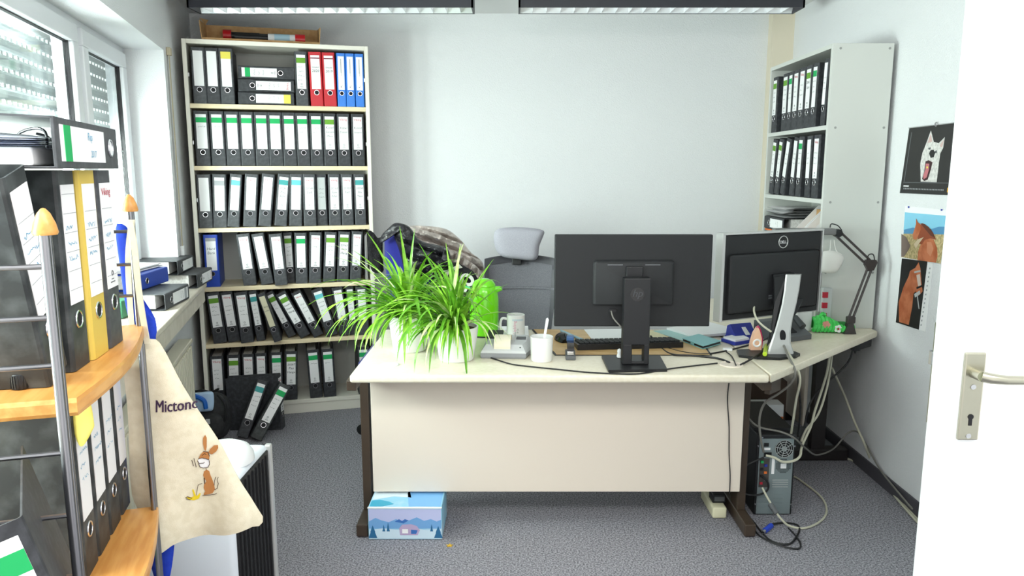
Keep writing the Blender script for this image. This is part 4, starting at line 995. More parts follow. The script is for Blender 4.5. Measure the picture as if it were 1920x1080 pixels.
# stapler
p = P(1070, 676, z=DZ)
sg = thing('stapler', 'small black stapler with blue end standing near the cup', 'stapler', (p.x, p.y, DZ + .0008), math.radians(-3))
part('base', MB().rbox(-.020, .020, 0, .12, 0, .016, .003), GREYP, sg)
part('magazine', MB().rbox(-.013, .013, .012, .12, .016, .034, .003), CHROME, sg)
part('arm', MB().slab([(-.014, .008, .034), (-.014, .13, .040), (-.014, .13, .058), (-.014, .05, .060), (-.014, .01, .046)], (.028, 0, 0)), mat('black_gloss2', (14, 14, 16), .12), sg)
part('end_cap', MB().rbox(-.015, .015, .095, .135, .052, .075, .005), mat('denim_blue_plastic', (72, 112, 168), .4), sg)
# desk pad, keyboard, mouse, papers, pen, case
WPAD = mat('wood_print_desk_pad', (196, 156, 100), .4, rgb2=(218, 184, 130), scale=7, stretch=(1.2, 12, 1), lo=.35, hi=.65)
q = [P(1040, 667, z=DZ), P(1335, 667, z=DZ), Vector((.86, 3.42, DZ)), P(996, 613, z=DZ)]
dp = thing('desk_pad', 'wood-patterned desk pad with dark rim under the keyboard', 'desk pad', tuple(q[0]))
q = [Vector((v.x, min(v.y, 3.44), DZ + .001)) for v in q]
wpart('rim', MB().slab(q, (0, 0, .002)), BLACKP, dp)
c_ = sum(q, Vector()) / 4
wpart('sheet', MB().slab([c_ + (v - c_) * .975 + Vector((0, 0, .002)) for v in q], (0, 0, .0012)), WPAD, dp)
PZ = DZ + .0045
def sheet(name, pts, m, label, cat='paper', th=.0012, z=PZ, group=None):
    return solo(name, MB().slab([P(u, v, z=z) for u, v in pts], (0, 0, th)), m, label, cat, group)
sheet('paper_sheet', [(1095, 618), (1175, 617), (1175, 643), (1115, 643)], PAPER, 'white sheet of paper behind the keyboard on the desk pad')
sheet('paper_sheet', [(1250, 619), (1330, 608), (1375, 620), (1372, 628), (1300, 634)], PAPER, 'thick white paper pad right of the desk pad', th=.012, z=DZ + .005)
sheet('green_notebook', [(1225, 621), (1253, 619), (1300, 635), (1280, 640)], mat('pale_teal_cover', (168, 206, 204), .6), 'pale teal folder edge under the white paper pad', 'folder', .003, DZ + .0046)
sheet('plastic_sleeve', [(1178, 620), (1232, 620), (1262, 640), (1178, 640)], mat('pale_yellow_paper', (222, 214, 176), .6), 'pale yellow transparent sleeve behind the monitor column', 'sleeve', .001, PZ)
sheet('paper_sheet', [(940, 612), (990, 611), (992, 632), (930, 640)], PAPER, 'white paper sheet lying under the white mug', z=DZ + .0003, th=.0006)
sheet('cardboard_sheet', [(895, 640), (940, 630), (990, 632), (992, 645), (940, 650), (900, 656)], CARD, 'flat brown cardboard piece behind the calculator', 'cardboard', z=DZ + .0011, th=.0006) if False else None
pn = thing('pen', 'thick pale blue pen lying across the desk pad', 'pen', tuple(P(1078, 638, z=PZ)))
a_, b_ = P(1052, 620, z=PZ + .006), P(1098, 640, z=PZ + .006)
wpart('barrel', MB().tube([a_, a_.lerp(b_, .8)], .006, 10), mat('pale_blue_plastic', (150, 182, 200), .4), pn, True); wpart('cap', MB().tube([a_.lerp(b_, .8), b_], .0068, 10), MATS['pale_blue_plastic'], pn, True)
kl, kr = P(1083, 657, z=PZ), P(1281, 652, z=PZ)
ang = math.atan2(kr.y - kl.y, kr.x - kl.x); KW = (kr - kl).length
kb = thing('keyboard', 'black computer keyboard lying behind the black monitor', 'keyboard', (kl.x, kl.y, PZ + .0003), ang)
part('case', MB().slab([(0, 0, 0), (0, .15, 0), (0, .15, .008), (0, .0, .024)], (KW, 0, 0)), BLACKP, kb)
keys = MB()
for i in range(20):
    for j in range(5): keys.rbox(.012 + i * (KW - .02) / 20, .012 + (i + .86) * (KW - .02) / 20, .012 + j * .024, .032 + j * .024, .021 - j * .0025, .029 - j * .0025, .0015, 1)
tag(part('keys', keys, BLACKM, kb), kind='stuff')
p = P(1056, 641, z=PZ)
ms = thing('mouse', 'glossy black computer mouse on the wood-patterned pad', 'mouse', (p.x, p.y + .03, PZ + .0004), math.radians(15))
mm = MB(); rows_ = []
for j in range(9):
    t_ = j / 8; yy = -.052 + .104 * t_; hh = .036 * math.sin(math.pi * (.12 + .80 * t_)) ** .7; ww = .033 * math.sin(math.pi * (.10 + .80 * t_)) ** .4
    rows_.append([Vector((ww * math.cos(math.pi * k / 10), yy, hh * math.sin(math.pi * k / 10))) for k in range(11)])
mm.grid(rows_); mm.f.append(tuple(range(11))); mm.f.append(tuple(8 * 11 + k for k in range(10, -1, -1)))
part('body', mm, mat('black_gloss3', (18, 18, 20), .18), ms, True); part('wheel', MB().torus((0, -.03, .028), .009, .003, 'x', 16, 6), GREYP, ms)
# phone case, punch, pads, tape dispenser
q = [P(1279, 640, z=PZ), P(1318, 655, z=PZ), P(1352, 645, z=PZ), P(1310, 632, z=PZ)]
pc_ = thing('phone_case', 'turquoise folding phone case lying on the desk', 'phone case', tuple(q[0]))
TQ = mat('turquoise_leatherette', (134, 194, 198), .5)
wpart('lower_cover', MB().slab(q, (0, 0, .003)), TQ, pc_); c_ = sum(q, Vector()) / 4
wpart('phone', MB().slab([c_ + (v - c_) * .96 + Vector((0, 0, .003)) for v in q], (0, 0, .009)), BLACKP, pc_)
wpart('upper_cover', MB().slab([v + Vector((0, 0, .012)) for v in q], (0, 0, .003)), TQ, pc_)
wpart('clasp', MB().slab([q[0].lerp(q[1], .42) + Vector((-.001, -.0015, .001)), q[0].lerp(q[1], .58) + Vector((-.001, -.0015, .001)), q[0].lerp(q[1], .58) + Vector((-.001, -.0015, .016)), q[0].lerp(q[1], .42) + Vector((-.001, -.0015, .016))], (.002, .002, 0)), TQ, pc_)
BLUEP = mat('cobalt_blue_plastic', (40, 54, 160), .35)
p = P(1392, 636, z=DZ)
hpn = thing('hole_punch', 'cobalt blue hole punch beside the silver monitor stand', 'hole punch', (p.x, p.y, DZ + .0008), math.radians(20))
part('base', MB().rbox(-.06, .06, -.03, .05, 0, .014, .003), BLUEP, hpn)
part('lever', MB().slab([(-.055, -.028, .014), (-.055, .048, .014), (-.055, .04, .058), (-.055, .02, .068)], (.11, 0, 0)), BLUEP, hpn)
part('window', MB().slab([(0.0, -.0225, .022), (.022, -.0225, .022), (.015, .006, .052), (-.004, .006, .052)], (0, -.003, .002)), PAPER, hpn)
q = [P(1352, 640, z=DZ + .001), P(1378, 648, z=DZ + .001), P(1408, 643, z=DZ + .001), P(1388, 633, z=DZ + .001)]
nb = thing('note_tray', 'blue tray with a white note block in front of hole punch', 'note tray', tuple(q[0]))
wpart('tray', MB().slab(q, (0, 0, .014)), BLUEP, nb); c_ = sum(q, Vector()) / 4
wpart('note_block', MB().slab([c_ + (v - c_) * .86 + Vector((0, 0, .014)) for v in q], (0, 0, .008)), PAPER, nb)
solo('eraser', MB().rbox(P(1364, 658, z=DZ).x - .018, P(1364, 658, z=DZ).x + .018, P(1364, 658, z=DZ).y - .012, P(1364, 658, z=DZ).y + .012, DZ + .0008, DZ + .012, .003), WHITEP, 'small white eraser in front of the blue note tray', 'eraser')
p = P(1417, 661, z=DZ)
td = thing('tape_dispenser', 'pointed pink and clear tape dispenser beside the silver stand', 'tape dispenser', (p.x, p.y - .01, DZ + .0125))
part('shell', MB().slab([(-.025, 0, 0), (.02, 0, 0), (.019, 0, .05), (.008, 0, .085), (.002, 0, .095), (-.012, 0, .07), (-.022, 0, .03)], (0, .03, 0)), mat('peach_clear_plastic', (236, 190, 160), .2), td)
part('pink_rim', MB().tube([(.021, .014, .002), (.022, .014, .045), (.012, .014, .082), (.002, .014, .098)], .006, 8, smooth=4), mat('magenta_plastic', (212, 48, 108), .3), td, True)
part('tape_roll', MB().torus((0, .0, .03), .014, .004, 'y', 18, 6), PAPER, td, True)
solo('highlighter', MB().tube([P(1434, 664, z=DZ + .022), P(1437, 648, z=DZ + .022)], .009, 10), mat('yellow_green_plastic', (180, 208, 40), .35), 'yellow-green highlighter leaning by the silver monitor stand', 'highlighter', smooth=True)
# telephone cradle behind the turned monitor
p = P(1500, 640, z=DZ)
ph = thing('desk_phone', 'dark grey desk telephone behind the silver-edged monitor', 'telephone', (p.x - .045, p.y + .065, DZ + .0008), math.radians(26))
part('body', MB().slab([(-.10, -.07, 0), (-.10, .09, 0), (-.10, .09, .075), (-.10, .04, .075), (-.10, -.07, .022)], (.19, 0, 0)), GREYP, ph)
part('handset', MB().tube([(.055, -.05, .055), (.06, 0, .088), (.06, .06, .092), (.06, .10, .08)], [.016, .013, .013, .018], 10), mat('dark_grey_plastic', (62, 65, 67), .45), ph, True)
part('keypad', MB().slab([(-.07, -.05, .033), (.02, -.05, .033), (.02, .02, .066), (-.07, .02, .066)], (0, -.001, .003)), BLACKP, ph)
# red-white strip of packaging and white box behind
p = P(1524, 605, z=DZ)
rs_ = thing('packaging_box', 'narrow box with red and white stripes behind the monitor corner', 'box', (p.x - .02, 3.44, DZ + .0008))
part('body', MB().rbox(-.012, .03, -.01, .02, 0, .20, .002), DIMPAP, rs_)
for k in range(4): part('stripe', MB().box(-.013, .010, -.0112, .0, .005 + .05 * k, .032 + .05 * k), mat('crimson_print', (176, 28, 50), .6), rs_)
solo('white_box', MB().rbox(1.335, 1.405, 3.405, 3.45, DZ + .0008, DZ + .10, .004), WHITEP, 'white box between telephone and cabinet on the corner desk', 'box')
# fluffy green pencil case
GRN = mat('grass_green_fabric', (72, 206, 92), .9, rgb2=(96, 224, 116), scale=60)
p = P(1556, 622, z=DZ)
gc = thing('pencil_case', 'grass-green rope pencil case with felt flowers by the lamp', 'pencil case', (p.x + .01, p.y + .005, DZ + .0008), math.radians(-8))
for k in range(11):
    xx = -.085 + .0165 * k; hh = .050 + .018 * math.sin(k * .5 + .6)
    part('rope', MB().tube([(xx - .006, -.030, .008), (xx, -.038, .022), (xx + .004, -.028, hh * .8), (xx + .002, 0, hh), (xx + .004, .028, hh * .75), (xx, .03, .010)], .0098, 8, smooth=4), GRN, gc, True)
part('lining', MB().rbox(-.07, .07, -.026, .026, .004, .046, .012), mat('dark_green_fabric', (44, 140, 62), .9), gc, True)
part('zip_pull', MB().tube([(-.06, 0, .06), (-.05, -.01, .085), (-.035, 0, .078)], .008, 8, smooth=3), GRN, gc, True)
def flower(x, z, mm, cm_, parent):
    f = MB()
    for k in range(5): f.disc((x + .010 * math.cos(1.257 * k), -.044, z + .010 * math.sin(1.257 * k)), .0085, 'y', 12, .003)
    o = part('flower', f, mm, parent); part('centre', MB().disc((x, -.0465, z), .005, 'y', 12, .003), cm_, o)
flower(-.038, .040, mat('salmon_felt', (232, 164, 150), .9), MATS['salmon_felt'], gc); flower(.016, .022, PAPER, MATS['crimson_print'], gc)
part('pens', MB().tube([(.066, -.01, .03), (.088, -.012, .048)], .005, 8).tube([(.066, .008, .02), (.09, .006, .03)], .005, 8), MATS['orange_card'], gc)
# articulated lamp
LMP = mat('dark_bronze_lamp_arm', (58, 52, 52), .4)
yb = 3.35
lm = thing('desk_lamp', 'dark articulated desk lamp clamped to the corner desk', 'lamp', tuple(P(1592, 627, z=DZ)))
b0, b1, e1, e2, e3 = P(1592, 626, z=DZ), P(1594, 600, y=yb), P(1633, 492, y=3.37), P(1570, 437, y=3.40), P(1530, 440, y=3.42)
wpart('clamp', MB().slab([b0 + Vector((-.028, -.012, .001)), b0 + Vector((.028, -.012, .001)), b0 + Vector((.014, -.008, .05)), b0 + Vector((-.010, -.008, .05))], (0, .03, 0)), LMP, lm)
wpart('clamp_screw', MB().tube([b0 + Vector((.03, -.01, -.09)), b0 + Vector((.03, -.01, -.04))], .005, 8).rbox(b0.x + .012, b0.x + .045, b0.y - .03, b0.y + .01, DZ - .075, DZ - .033, .003), BLACKP, lm)
wpart('base_joint', MB().rbox(b1.x - .018, b1.x + .022, yb - .012, yb + .012, DZ + .05, b1.z + .018, .006), LMP, lm)
for off in (-.010, .010):
    wpart('lower_rod', MB().tube([b1 + Vector((off, 0, .0)), e1 + Vector((off, 0, -.015))], .0055, 8), LMP, lm, True)
wpart('elbow', MB().slab([e1 + Vector((-.03, -.01, -.01)), e1 + Vector((-.012, -.01, -.04)), e1 + Vector((.012, -.01, -.036)), e1 + Vector((.026, -.01, .0)), e1 + Vector((.02, -.01, .012)), e1 + Vector((-.025, -.01, .012))], (0, .02, 0)), LMP, lm)
for off in (-.011, .011):
    wpart('upper_rod', MB().tube([e1 + Vector((off * .6 - .012, 0, off)), e2 + Vector((off * .6, 0, off))], .0055, 8), LMP, lm, True)
wpart('head_joint', MB().lathe([(0, -.02), (.018, -.018), (.02, 0), (.018, .018), (0, .02)], 14, xf=Matrix.Translation(e2) @ Matrix.Rotation(math.pi / 2, 4, 'X')), BLACKP, lm, True)
hd = MB(); e4 = P(1490, 437, y=3.40)
hd.rbox(e4.x - .1, e2.x - .012, 3.375, 3.425, e2.z - .008, e2.z + .022, .008)
wpart('lamp_head', hd, mat('grey_lamp_head', (112, 112, 112), .4), lm)
wpart('cord_loop', MB().tube([e2 + Vector((-.035, 0, .025)), e2 + Vector((-.03, 0, .042)), e2 + Vector((.0, 0, .034)), e2 + Vector((.02, 0, .012))], .0025, 6, smooth=4).tube([e1 + Vector((-.02, 0, .01)), e1 + Vector((-.012, 0, .035)), e1 + Vector((.008, 0, .036)), e1 + Vector((.016, 0, .008))], .0025, 6, smooth=4), CABLEB, lm)
MSK = mat('white_mask_fleece', (232, 231, 226), .9)
mk = thing('face_mask', 'white folded face mask dangling from the lamp by its straps', 'face mask', tuple(P(1558, 490, y=3.40)))
wpart('cup', puff(PX([(1536, 478), (1545, 471), (1562, 470), (1580, 478), (1582, 488), (1576, 500), (1567, 511), (1545, 511), (1535, 502), (1534, 490)], 3.40), (0, -1, 0), .022, power=3, n=40, rings=8), MSK, mk, True)
wpart('strap', MB().tube([P(1558, 450, y=3.40), P(1556, 472, y=3.40)], .0018, 6).tube([P(1564, 450, y=3.40), P(1568, 470, y=3.40), P(1578, 478, y=3.39), P(1582, 486, y=3.39)], .0018, 6, smooth=4), MSK, mk)
solo('figurine', MB().lathe([(.0, 0), (.010, .001), (.011, .008), (.007, .018), (.009, .024), (.008, .032), (0, .037)], 14, (P(1161, 676, z=DZ).x, P(1161, 676, z=DZ).y, DZ + .0125)), WHITEP, 'tiny white figure standing on the black monitor base', 'figurine', smooth=True)
# ================================================================== UNDER THE DESK
PCB = mat('black_pc_case', (26, 27, 30), .5)
PCS = mat('zinc_pc_back', (138, 150, 152), .45, .35)
PX0, PX1, PY0, PY1, PH = 1.040, 1.205, 3.0, 3.42, .362
pcx = thing('computer_tower', 'black computer tower with its metal back toward the room', 'computer', (PX0, PY0, .0008))
def pb(name, x0, x1, z0, z1, m, y0=-.002, y1=.0, parent=None, r=0):
    b = MB(); (b.rbox(x0, x1, y0, y1, z0, z1, r) if r else b.box(x0, x1, y0, y1, z0, z1)); return part(name, b, m, parent or pcx)
PW = PX1 - PX0
part('case', MB().rbox(0, PW, 0.002, .42, 0, PH, .006), PCB, pcx)
part('top_hump', MB().slab([(.0, .05, PH), (PW, .05, PH), (PW, .42, PH), (.0, .42, PH)], (0, 0, .012)), PCB, pcx)
bk = pb('back_panel', .010, PW - .010, .006, PH - .018, PCS, -.001, .003)
fan = MB()
for R in (.010, .020, .030, .038): fan.torus((.115, -.004, PH - .062), R, .0013, 'y', 26, 5)
for k in range(8):
    a = math.pi * k / 4 + .2; fan.box(-.0012, .0012, -.001, .001, 0, .038, xf=Matrix.Translation((.115, -.004, PH - .062)) @ Matrix.Rotation(a, 4, 'Y'))
fg = part('fan_grille', fan, mat('bright_zinc', (190, 194, 194), .35, .6), bk)
part('fan_hole', MB().disc((.115, -.0015, PH - .062), .038, 'y', 28, .001), HOLE, fg); part('fan_hub', MB().disc((.115, -.003, PH - .062), .012, 'y', 20, .002), PCS, fg)
pb('power_switch', .028, .048, PH - .052, PH - .036, BLACKP, -.004, -.001, bk)
pb('power_socket', .030, .062, PH - .098, PH - .078, BLACKP, -.004, -.001, bk)
pb('label', .030, .056, PH - .068, PH - .058, PAPER, -.002, -.001, bk)
pb('label', .066, .078, PH - .175, PH - .105, PAPER, -.002, -.001, bk)
vt = MB()
for i in range(11):
    for j in range(11):
        if (i - 5) ** 2 + (j - 5) ** 2 < 30: vt.box(.085 + .0058 * i, .0885 + .0058 * i, -.0015, -.0008, PH - .170 + .0058 * j, PH - .1665 + .0058 * j)
tag(part('vent_holes', vt, HOLE, bk), kind='stuff')
pb('sticker', .104, .128, PH - .150, PH - .128, PAPER, -.0025, -.001, bk)
io = pb('port_plate', .014, .056, PH - .235, PH - .105, mat('dark_port_plate', (70, 66, 64), .5), -.002, -.001, bk)
for k, (c, mm) in enumerate(((GREEN, 0), (BLUEP, 0), (BLACKP, 0), (MATS['orange_card'], 0), (BLACKP, 0), (GREYP, 0), (MATS['crimson_print'], 0))):
    pb('port', .018 + .016 * (k % 2), .030 + .016 * (k % 2), PH - .125 - .016 * k, PH - .115 - .016 * k, c, -.006, -.002, io)
for k in range(4): pb('slot_cover', .072, .140, PH - .205 - .010 * k, PH - .200 - .010 * k, MATS['bright_zinc'], -.003, -.001, bk)
for k in range(4): pb('slot_bracket', .014, .120, .020 + .020 * k, .036 + .020 * k, PCS, -.003, -.001, bk)
for (sx, sz) in ((.02, PH - .012), (PW - .02, PH - .012), (.006, PH - .05), (PW - .006, PH - .05), (.006, .05), (PW - .006, .05)):
    part('screw', MB().disc((sx, -.001, sz), .004, 'y', 12, .003), CHROME, pcx)
# cartons and papers behind the tower
t = thing('document_carton', 'white carton with orange front half behind the computer tower', 'box', (1.27, 3.50, .0008))
part('body', MB().rbox(-.09, .065, 0, .09, 0, .33, .003), PAPER, t); part('orange_panel', MB().box(-.088, .063, -.0015, -.0002, .0, .27), MATS['orange_card'], t)
t = thing('wooden_tray', 'dark open carton with white sheets standing behind the tower', 'box', (1.06, 3.67, .0008))
part('body', MB().rbox(0, .35, 0, .28, 0, .40, .004), mat('dark_brown_carton', (70, 52, 40), .7), t)
part('sheet', MB().slab([(.04, .02, .401), (.16, .02, .401), (.10, .06, .50)], (0, .003, 0)), PAPER, t)
part('sheet', MB().slab([(-.0, .1, .401), (.09, .12, .401), (.04, .13, .46)], (0, .003, 0)), PAPER, t)
# grey files on the floor by the side desk foot
solo('document_tray', MB().rbox(1.30, 1.68, 3.70, 3.98, .0008, .05, .004), GREYP, 'flat grey document tray on the floor under the side desk', 'tray')
# power strip block
pw = thing('power_strip', 'cream power block with black adapter on the carpet beside desk leg', 'power strip', tuple(P(1349, 972, z=0)))
w0 = P(1334, 970, z=0); w1 = P(1362, 972, z=0)
wpart('block', MB().rbox(w0.x, w1.x, 2.965, 3.17, .001, .05, .008, 3), mat('cream_plastic', (226, 222, 190), .4), pw, True)
ad = wpart('adapter', MB().rbox(w0.x + .010, w1.x + .006, 3.01, 3.07, .05, .088, .004), BLACKP, pw)
wpart('rating_label', MB().box(w0.x + .018, w1.x + .0, 3.008, 3.0099, .060, .080), GREYP, ad)
wpart('cord', MB().tube([(w0.x + .03, 3.06, .088), (w0.x + .034, 3.07, .13), (w0.x + .05, 3.12, .17)], .004, 8, smooth=4), CABLEG, pw, True)

# winter picture box under the desk
bx0, bx1, byf, byb, bh = P(690, 1012, z=0).x + .003, P(829, 1012, z=0).x, 2.785, 3.005, .138
bx = thing('winter_box', 'pale blue cardboard box printed with a snowy caravan scene', 'box', ((bx0 + bx1) / 2, byf, .0008))
ICE = mat('ice_blue_card', (150, 208, 236), .5, rgb2=(196, 226, 244), scale=9)
wpart('body', MB().rbox(bx0, bx1, byf, byb, .001, bh, .003), ICE, bx)
wpart('lid_edge', MB().rbox(bx0 - .001, bx1 + .001, byf - .003, byf + .004, bh - .004, bh + .001, .001), PAPER, bx)
bw = bx1 - bx0
def fpoly(name, pts, m, k=1, parent=None):
    return wpart(name, MB().slab([(bx0 + bw * a, byf - .0005 * k, .003 + (bh - .008) * b) for a, b in pts], (0, .0004, 0)), m, parent or bx)
def tpoly(name, pts, m, k=1):
    return wpart(name, MB().slab([(bx0 + bw * a, byf + .004 + (byb - byf - .006) * b, bh + .0004 * k) for a, b in pts], (0, 0, .0004)), m, bx)
M1 = mat('lilac_sky_print', (190, 196, 234), .5); M2 = mat('blue_mountain_print', (116, 168, 220), .5); M3 = mat('snow_print', (206, 228, 242), .5); M4 = mat('dark_pine_print', (40, 106, 152), .5); M5 = mat('lilac_caravan_print', (186, 168, 202), .5); M6 = mat('deep_blue_print', (58, 112, 186), .5)
fpoly('sky_print', [(0.01, .55), (.99, .55), (.99, .98), (.01, .98)], M1, 1)
fpoly('mountain_print', [(0.01, .35), (.99, .35), (.99, .64), (.93, .58), (.85, .66), (.76, .60), (.66, .72), (.56, .62), (.46, .58), (.38, .66), (.28, .56), (.18, .62), (.10, .70), (.01, .58)], M2, 2)
fpoly('mountain_print', [(.36, .58), (.42, .66), (.46, .60), (.50, .66), (.55, .62), (.48, .52)], M6, 3)
fpoly('snow_print', [(0.01, .02), (.99, .02), (.99, .34), (.8, .30), (.62, .36), (.4, .31), (.2, .36), (.01, .30)], M3, 3)
for c, hh, w in ((.06, .42, .06), (.95, .40, .06), (.21, .22, .02), (.27, .30, .022), (.86, .24, .02)):
    z0 = .04 if w > .04 else .26
    fpoly('tree_print', [(c - w, z0), (c - w * .5, z0 + hh * .45), (c - w * .6, z0 + hh * .45), (c, z0 + hh), (c + w * .6, z0 + hh * .45), (c + w * .5, z0 + hh * .45), (c + w, z0)], M4, 4)
fpoly('caravan_print', [(.43, .14), (.67, .14), (.70, .30), (.66, .44), (.58, .50), (.46, .48), (.42, .36)], M5, 5)
fpoly('caravan_print', [(.46, .20), (.54, .20), (.54, .34), (.46, .34)], PAPER, 6); fpoly('caravan_print', [(.58, .18), (.65, .18), (.67, .30), (.58, .32)], M6, 6)
tpoly('sky_print', [(.55, .02), (.98, .02), (.98, .98), (.55, .98), (.48, .6)], mat('bright_blue_print', (126, 184, 236), .5), 1)
tpoly('snow_print', [(.02, .3), (.3, .45), (.55, .4), (.5, .7), (.35, .98), (.02, .98)], mat('pale_ice_print', (222, 238, 248), .5), 1)
tpoly('foliage_print', [(.02, .02), (.2, .02), (.34, .12), (.26, .22), (.12, .3), (.02, .26)], mat('cyan_foliage_print', (60, 170, 206), .5), 2)
tpoly('foliage_print', [(.34, .75), (.52, .7), (.58, .98), (.30, .98)], M2, 2)
solo('paper_star', MB().slab([P(843, 1023, z=.0012) + Vector((.016 * (1 if k % 2 == 0 else .42) * math.cos(math.radians(36 * k + 90)), .016 * (1 if k % 2 == 0 else .42) * math.sin(math.radians(36 * k + 90)), 0)) for k in range(10)], (0, 0, .0015)), mat('gold_foil', (222, 176, 50), .4), 'tiny yellow star lying on the carpet beside the winter box', 'star')

# ================================================================== CABLES
def cable(pts, r, m, label, name='cable', n=7):
    return solo(name, MB().tube(pts, r, n, smooth=6), m, label, 'cable', smooth=True)
dzc = DZ + .0035
def DP(*l): return [P(u, v, z=dzc) for u, v in l]
cable(DP((912, 668), (930, 674), (960, 683), (1000, 688), (1050, 693), (1100, 698), (1150, 700.5), (1200, 700.5), (1252, 692), (1300, 686), (1345, 681)), .0028, CABLEB, 'thin black calculator cable running along the desk front edge')
cable([P(1220, 630, z=DZ + .03)] + DP((1235, 648), (1258, 664), (1300, 667), (1345, 672), (1368, 680)), .0045, CABLEB, 'thick black cable from the monitor column to the desk grommet')
cable([P(1222, 640, z=DZ + .02)] + DP((1250, 652), (1280, 660), (1320, 664), (1360, 658), (1400, 648), (1420, 642)) + [P(1442, 632, z=DZ + .05), P(1446, 615, z=DZ + .09)], .0035, CABLEB, 'black cable looping from the column toward the silver stand')
cable([P(1448, 618, z=DZ + .08), P(1442, 640, z=DZ + .035)] + [P(1425, 662, z=DZ + .017), P(1402, 677, z=DZ + .013), P(1388, 684, z=dzc)], .004, CABLEB, 'black cable sagging across the silver monitor base to the grommet')
cable(DP((1362, 660), (1372, 668), (1380, 685)), .0025, CABLEB, 'short thin black cable dropping into the desk grommet')
yy = 2.90
cable([P(1468, 644, z=DZ + .05), P(1478, 668, z=DZ + .02), P(1487, 685, y=2.80), P(1491, 700, y=2.775), P(1482, 720, y=2.80), P(1460, 738, y=2.84), P(1434, 756, y=2.9), P(1424, 785, y=2.93), P(1426, 820, y=2.96), P(1432, 848, y=2.985)], .0048, CABLEG, 'dark grey cable hanging from the desk corner to the tower socket')
cable([P(1464, 642, z=DZ + .05), P(1478, 662, z=DZ + .02), P(1494, 688, y=2.83), P(1500, 715, y=2.82), P(1493, 750, y=2.88), P(1487, 790, y=2.95), P(1483, 815, y=3.02)], .005, CABLEW, 'cream cable hanging from the stand hole past the desk edge')
cable([P(1556, 664, y=3.19), P(1550, 700, y=3.22), P(1538, 740, y=3.25), P(1528, 770, y=3.2), P(1520, 800, y=3.14), P(1504, 835, y=3.06), P(1500, 855, y=2.99), P(1488, 864, y=2.97), P(1468, 866, y=2.965), P(1452, 858, y=2.975), P(1436, 854, y=2.985)], .0055, CABLEW, 'thick cream cable curving to the plug on the tower back')
cable([P(1560, 664, y=3.2), P(1552, 720, y=3.26), P(1535, 775, y=3.22), P(1512, 805, y=3.18), P(1502, 828, y=3.14)], .005, CABLEW, 'cream cable hanging in the bundle under the desk edge')
cable([P(1601, 640, y=3.33), P(1594, 672, y=3.33), P(1576, 695, y=3.32), P(1548, 718, y=3.30), P(1525, 745, y=3.28), P(1514, 770, y=3.27), P(1508, 800, y=3.26), P(1498, 828, y=3.22)], .0042, CABLEB, 'black lamp cord running from the clamp under the desk')
cable([P(1499, 690, y=2.86), P(1497, 720, y=2.9), P(1501, 760, y=2.98), P(1498, 800, y=3.04), P(1496, 818, y=3.07)], .004, CABLEB, 'black cable hanging straight down beside the cream cable')
cable([P(1560, 690, y=3.4), P(1585, 745, y=3.55), P(1602, 790, y=3.5), P(1620, 830, y=3.4), P(1640, 880, z=.012), P(1668, 918, z=.008), P(1714, 972, z=.008), P(1760, 1020, z=.008)], .0055, CABLEW, 'cream network cable dropping to the skirting and running along wall')
cable([P(1585, 858, z=.006), P(1630, 880, z=.006), P(1665, 915, z=.006), P(1712, 965, z=.006), P(1760, 1012, z=.006)], .005, CABLEW, 'cream cable lying on the carpet along the dark skirting')
cable([P(1400, 780, y=2.96), P(1422, 800, y=2.97), P(1465, 810, y=2.975), P(1490, 822, y=2.98), P(1512, 842, y=3.1), P(1532, 853, y=3.35), P(1562, 842, y=3.5), P(1590, 812, y=3.52), P(1608, 810, y=3.5), P(1622, 830, y=3.45), P(1650, 880, y=3.3), P(1690, 930, z=.05), P(1712, 955, z=.02)], .0042, CABLEG, 'grey cable arching across the tower to the right wall')
cable([P(1367, 716, y=2.9), P(1364, 750, y=2.9), P(1367, 800, y=2.9), P(1367, 850, y=2.9), P(1369, 890, y=2.9), P(1368, 925, y=2.9)], .0022, CABLEB, 'thin black cable hanging down the front of desk panel')
cable([P(1432, 858, y=2.985), P(1400, 872, y=2.96), P(1384, 892, y=2.93), P(1382, 910, y=2.93), P(1395, 925, y=2.95), P(1420, 928, y=2.975), P(1438, 920, y=2.985), P(1440, 905, y=2.985), P(1428, 892, y=2.99)], .0042, CABLEB, 'black cable loop around the desk leg into the tower ports')
cable([P(1429, 914, y=2.985), P(1440, 935, y=2.96), P(1452, 955, y=2.93), P(1462, 970, y=2.90), P(1480, 986, z=.006), P(1510, 990, z=.006), P(1540, 976, z=.006), P(1550, 955, z=.006), P(1538, 930, z=.006), P(1500, 900, z=.006), P(1489, 894, z=.006)], .0045, CABLEW, 'cream monitor cable curling over the carpet beside the tower')
fc = thing('ferrite_core', 'small dark grey cable filter on the cream cable behind tower', 'cable filter', tuple(P(1450, 954, y=2.93)))
wpart('body', MB().tube([P(1444, 945, y=2.94), P(1456, 963, y=2.91)], .012, 10), GREYP, fc, True); wpart('band', MB().torus((0, 0, 0), .012, .001, 'z', 16, 4, xf=Matrix.Translation(P(1450, 954, y=2.925))), BLACKP, fc)
cable([P(1390, 955, z=.01), P(1410, 975, z=.005), P(1430, 1000, z=.005), P(1450, 1016, z=.005), P(1480, 1020, z=.005), P(1497, 1000, z=.005), P(1496, 985, z=.005), P(1470, 980, z=.005), P(1448, 983, z=.012)], .004, CABLEB, 'black cable loop on the carpet ending in the blue plug')
cable([P(1410, 985, z=.005), P(1425, 1005, z=.005), P(1460, 1022, z=.009), P(1495, 1029, z=.005), P(1501, 1020, z=.005), P(1492, 1005, z=.009), P(1478, 990, z=.009)], .0035, CABLEB, 'outermost thin black cable loop on the carpet')
vg = thing('video_plug', 'blue video plug lying on the carpet', 'plug', tuple(P(1440, 990, z=0)))
a_, b_ = P(1446, 985, z=.012), P(1434, 995, z=.012)
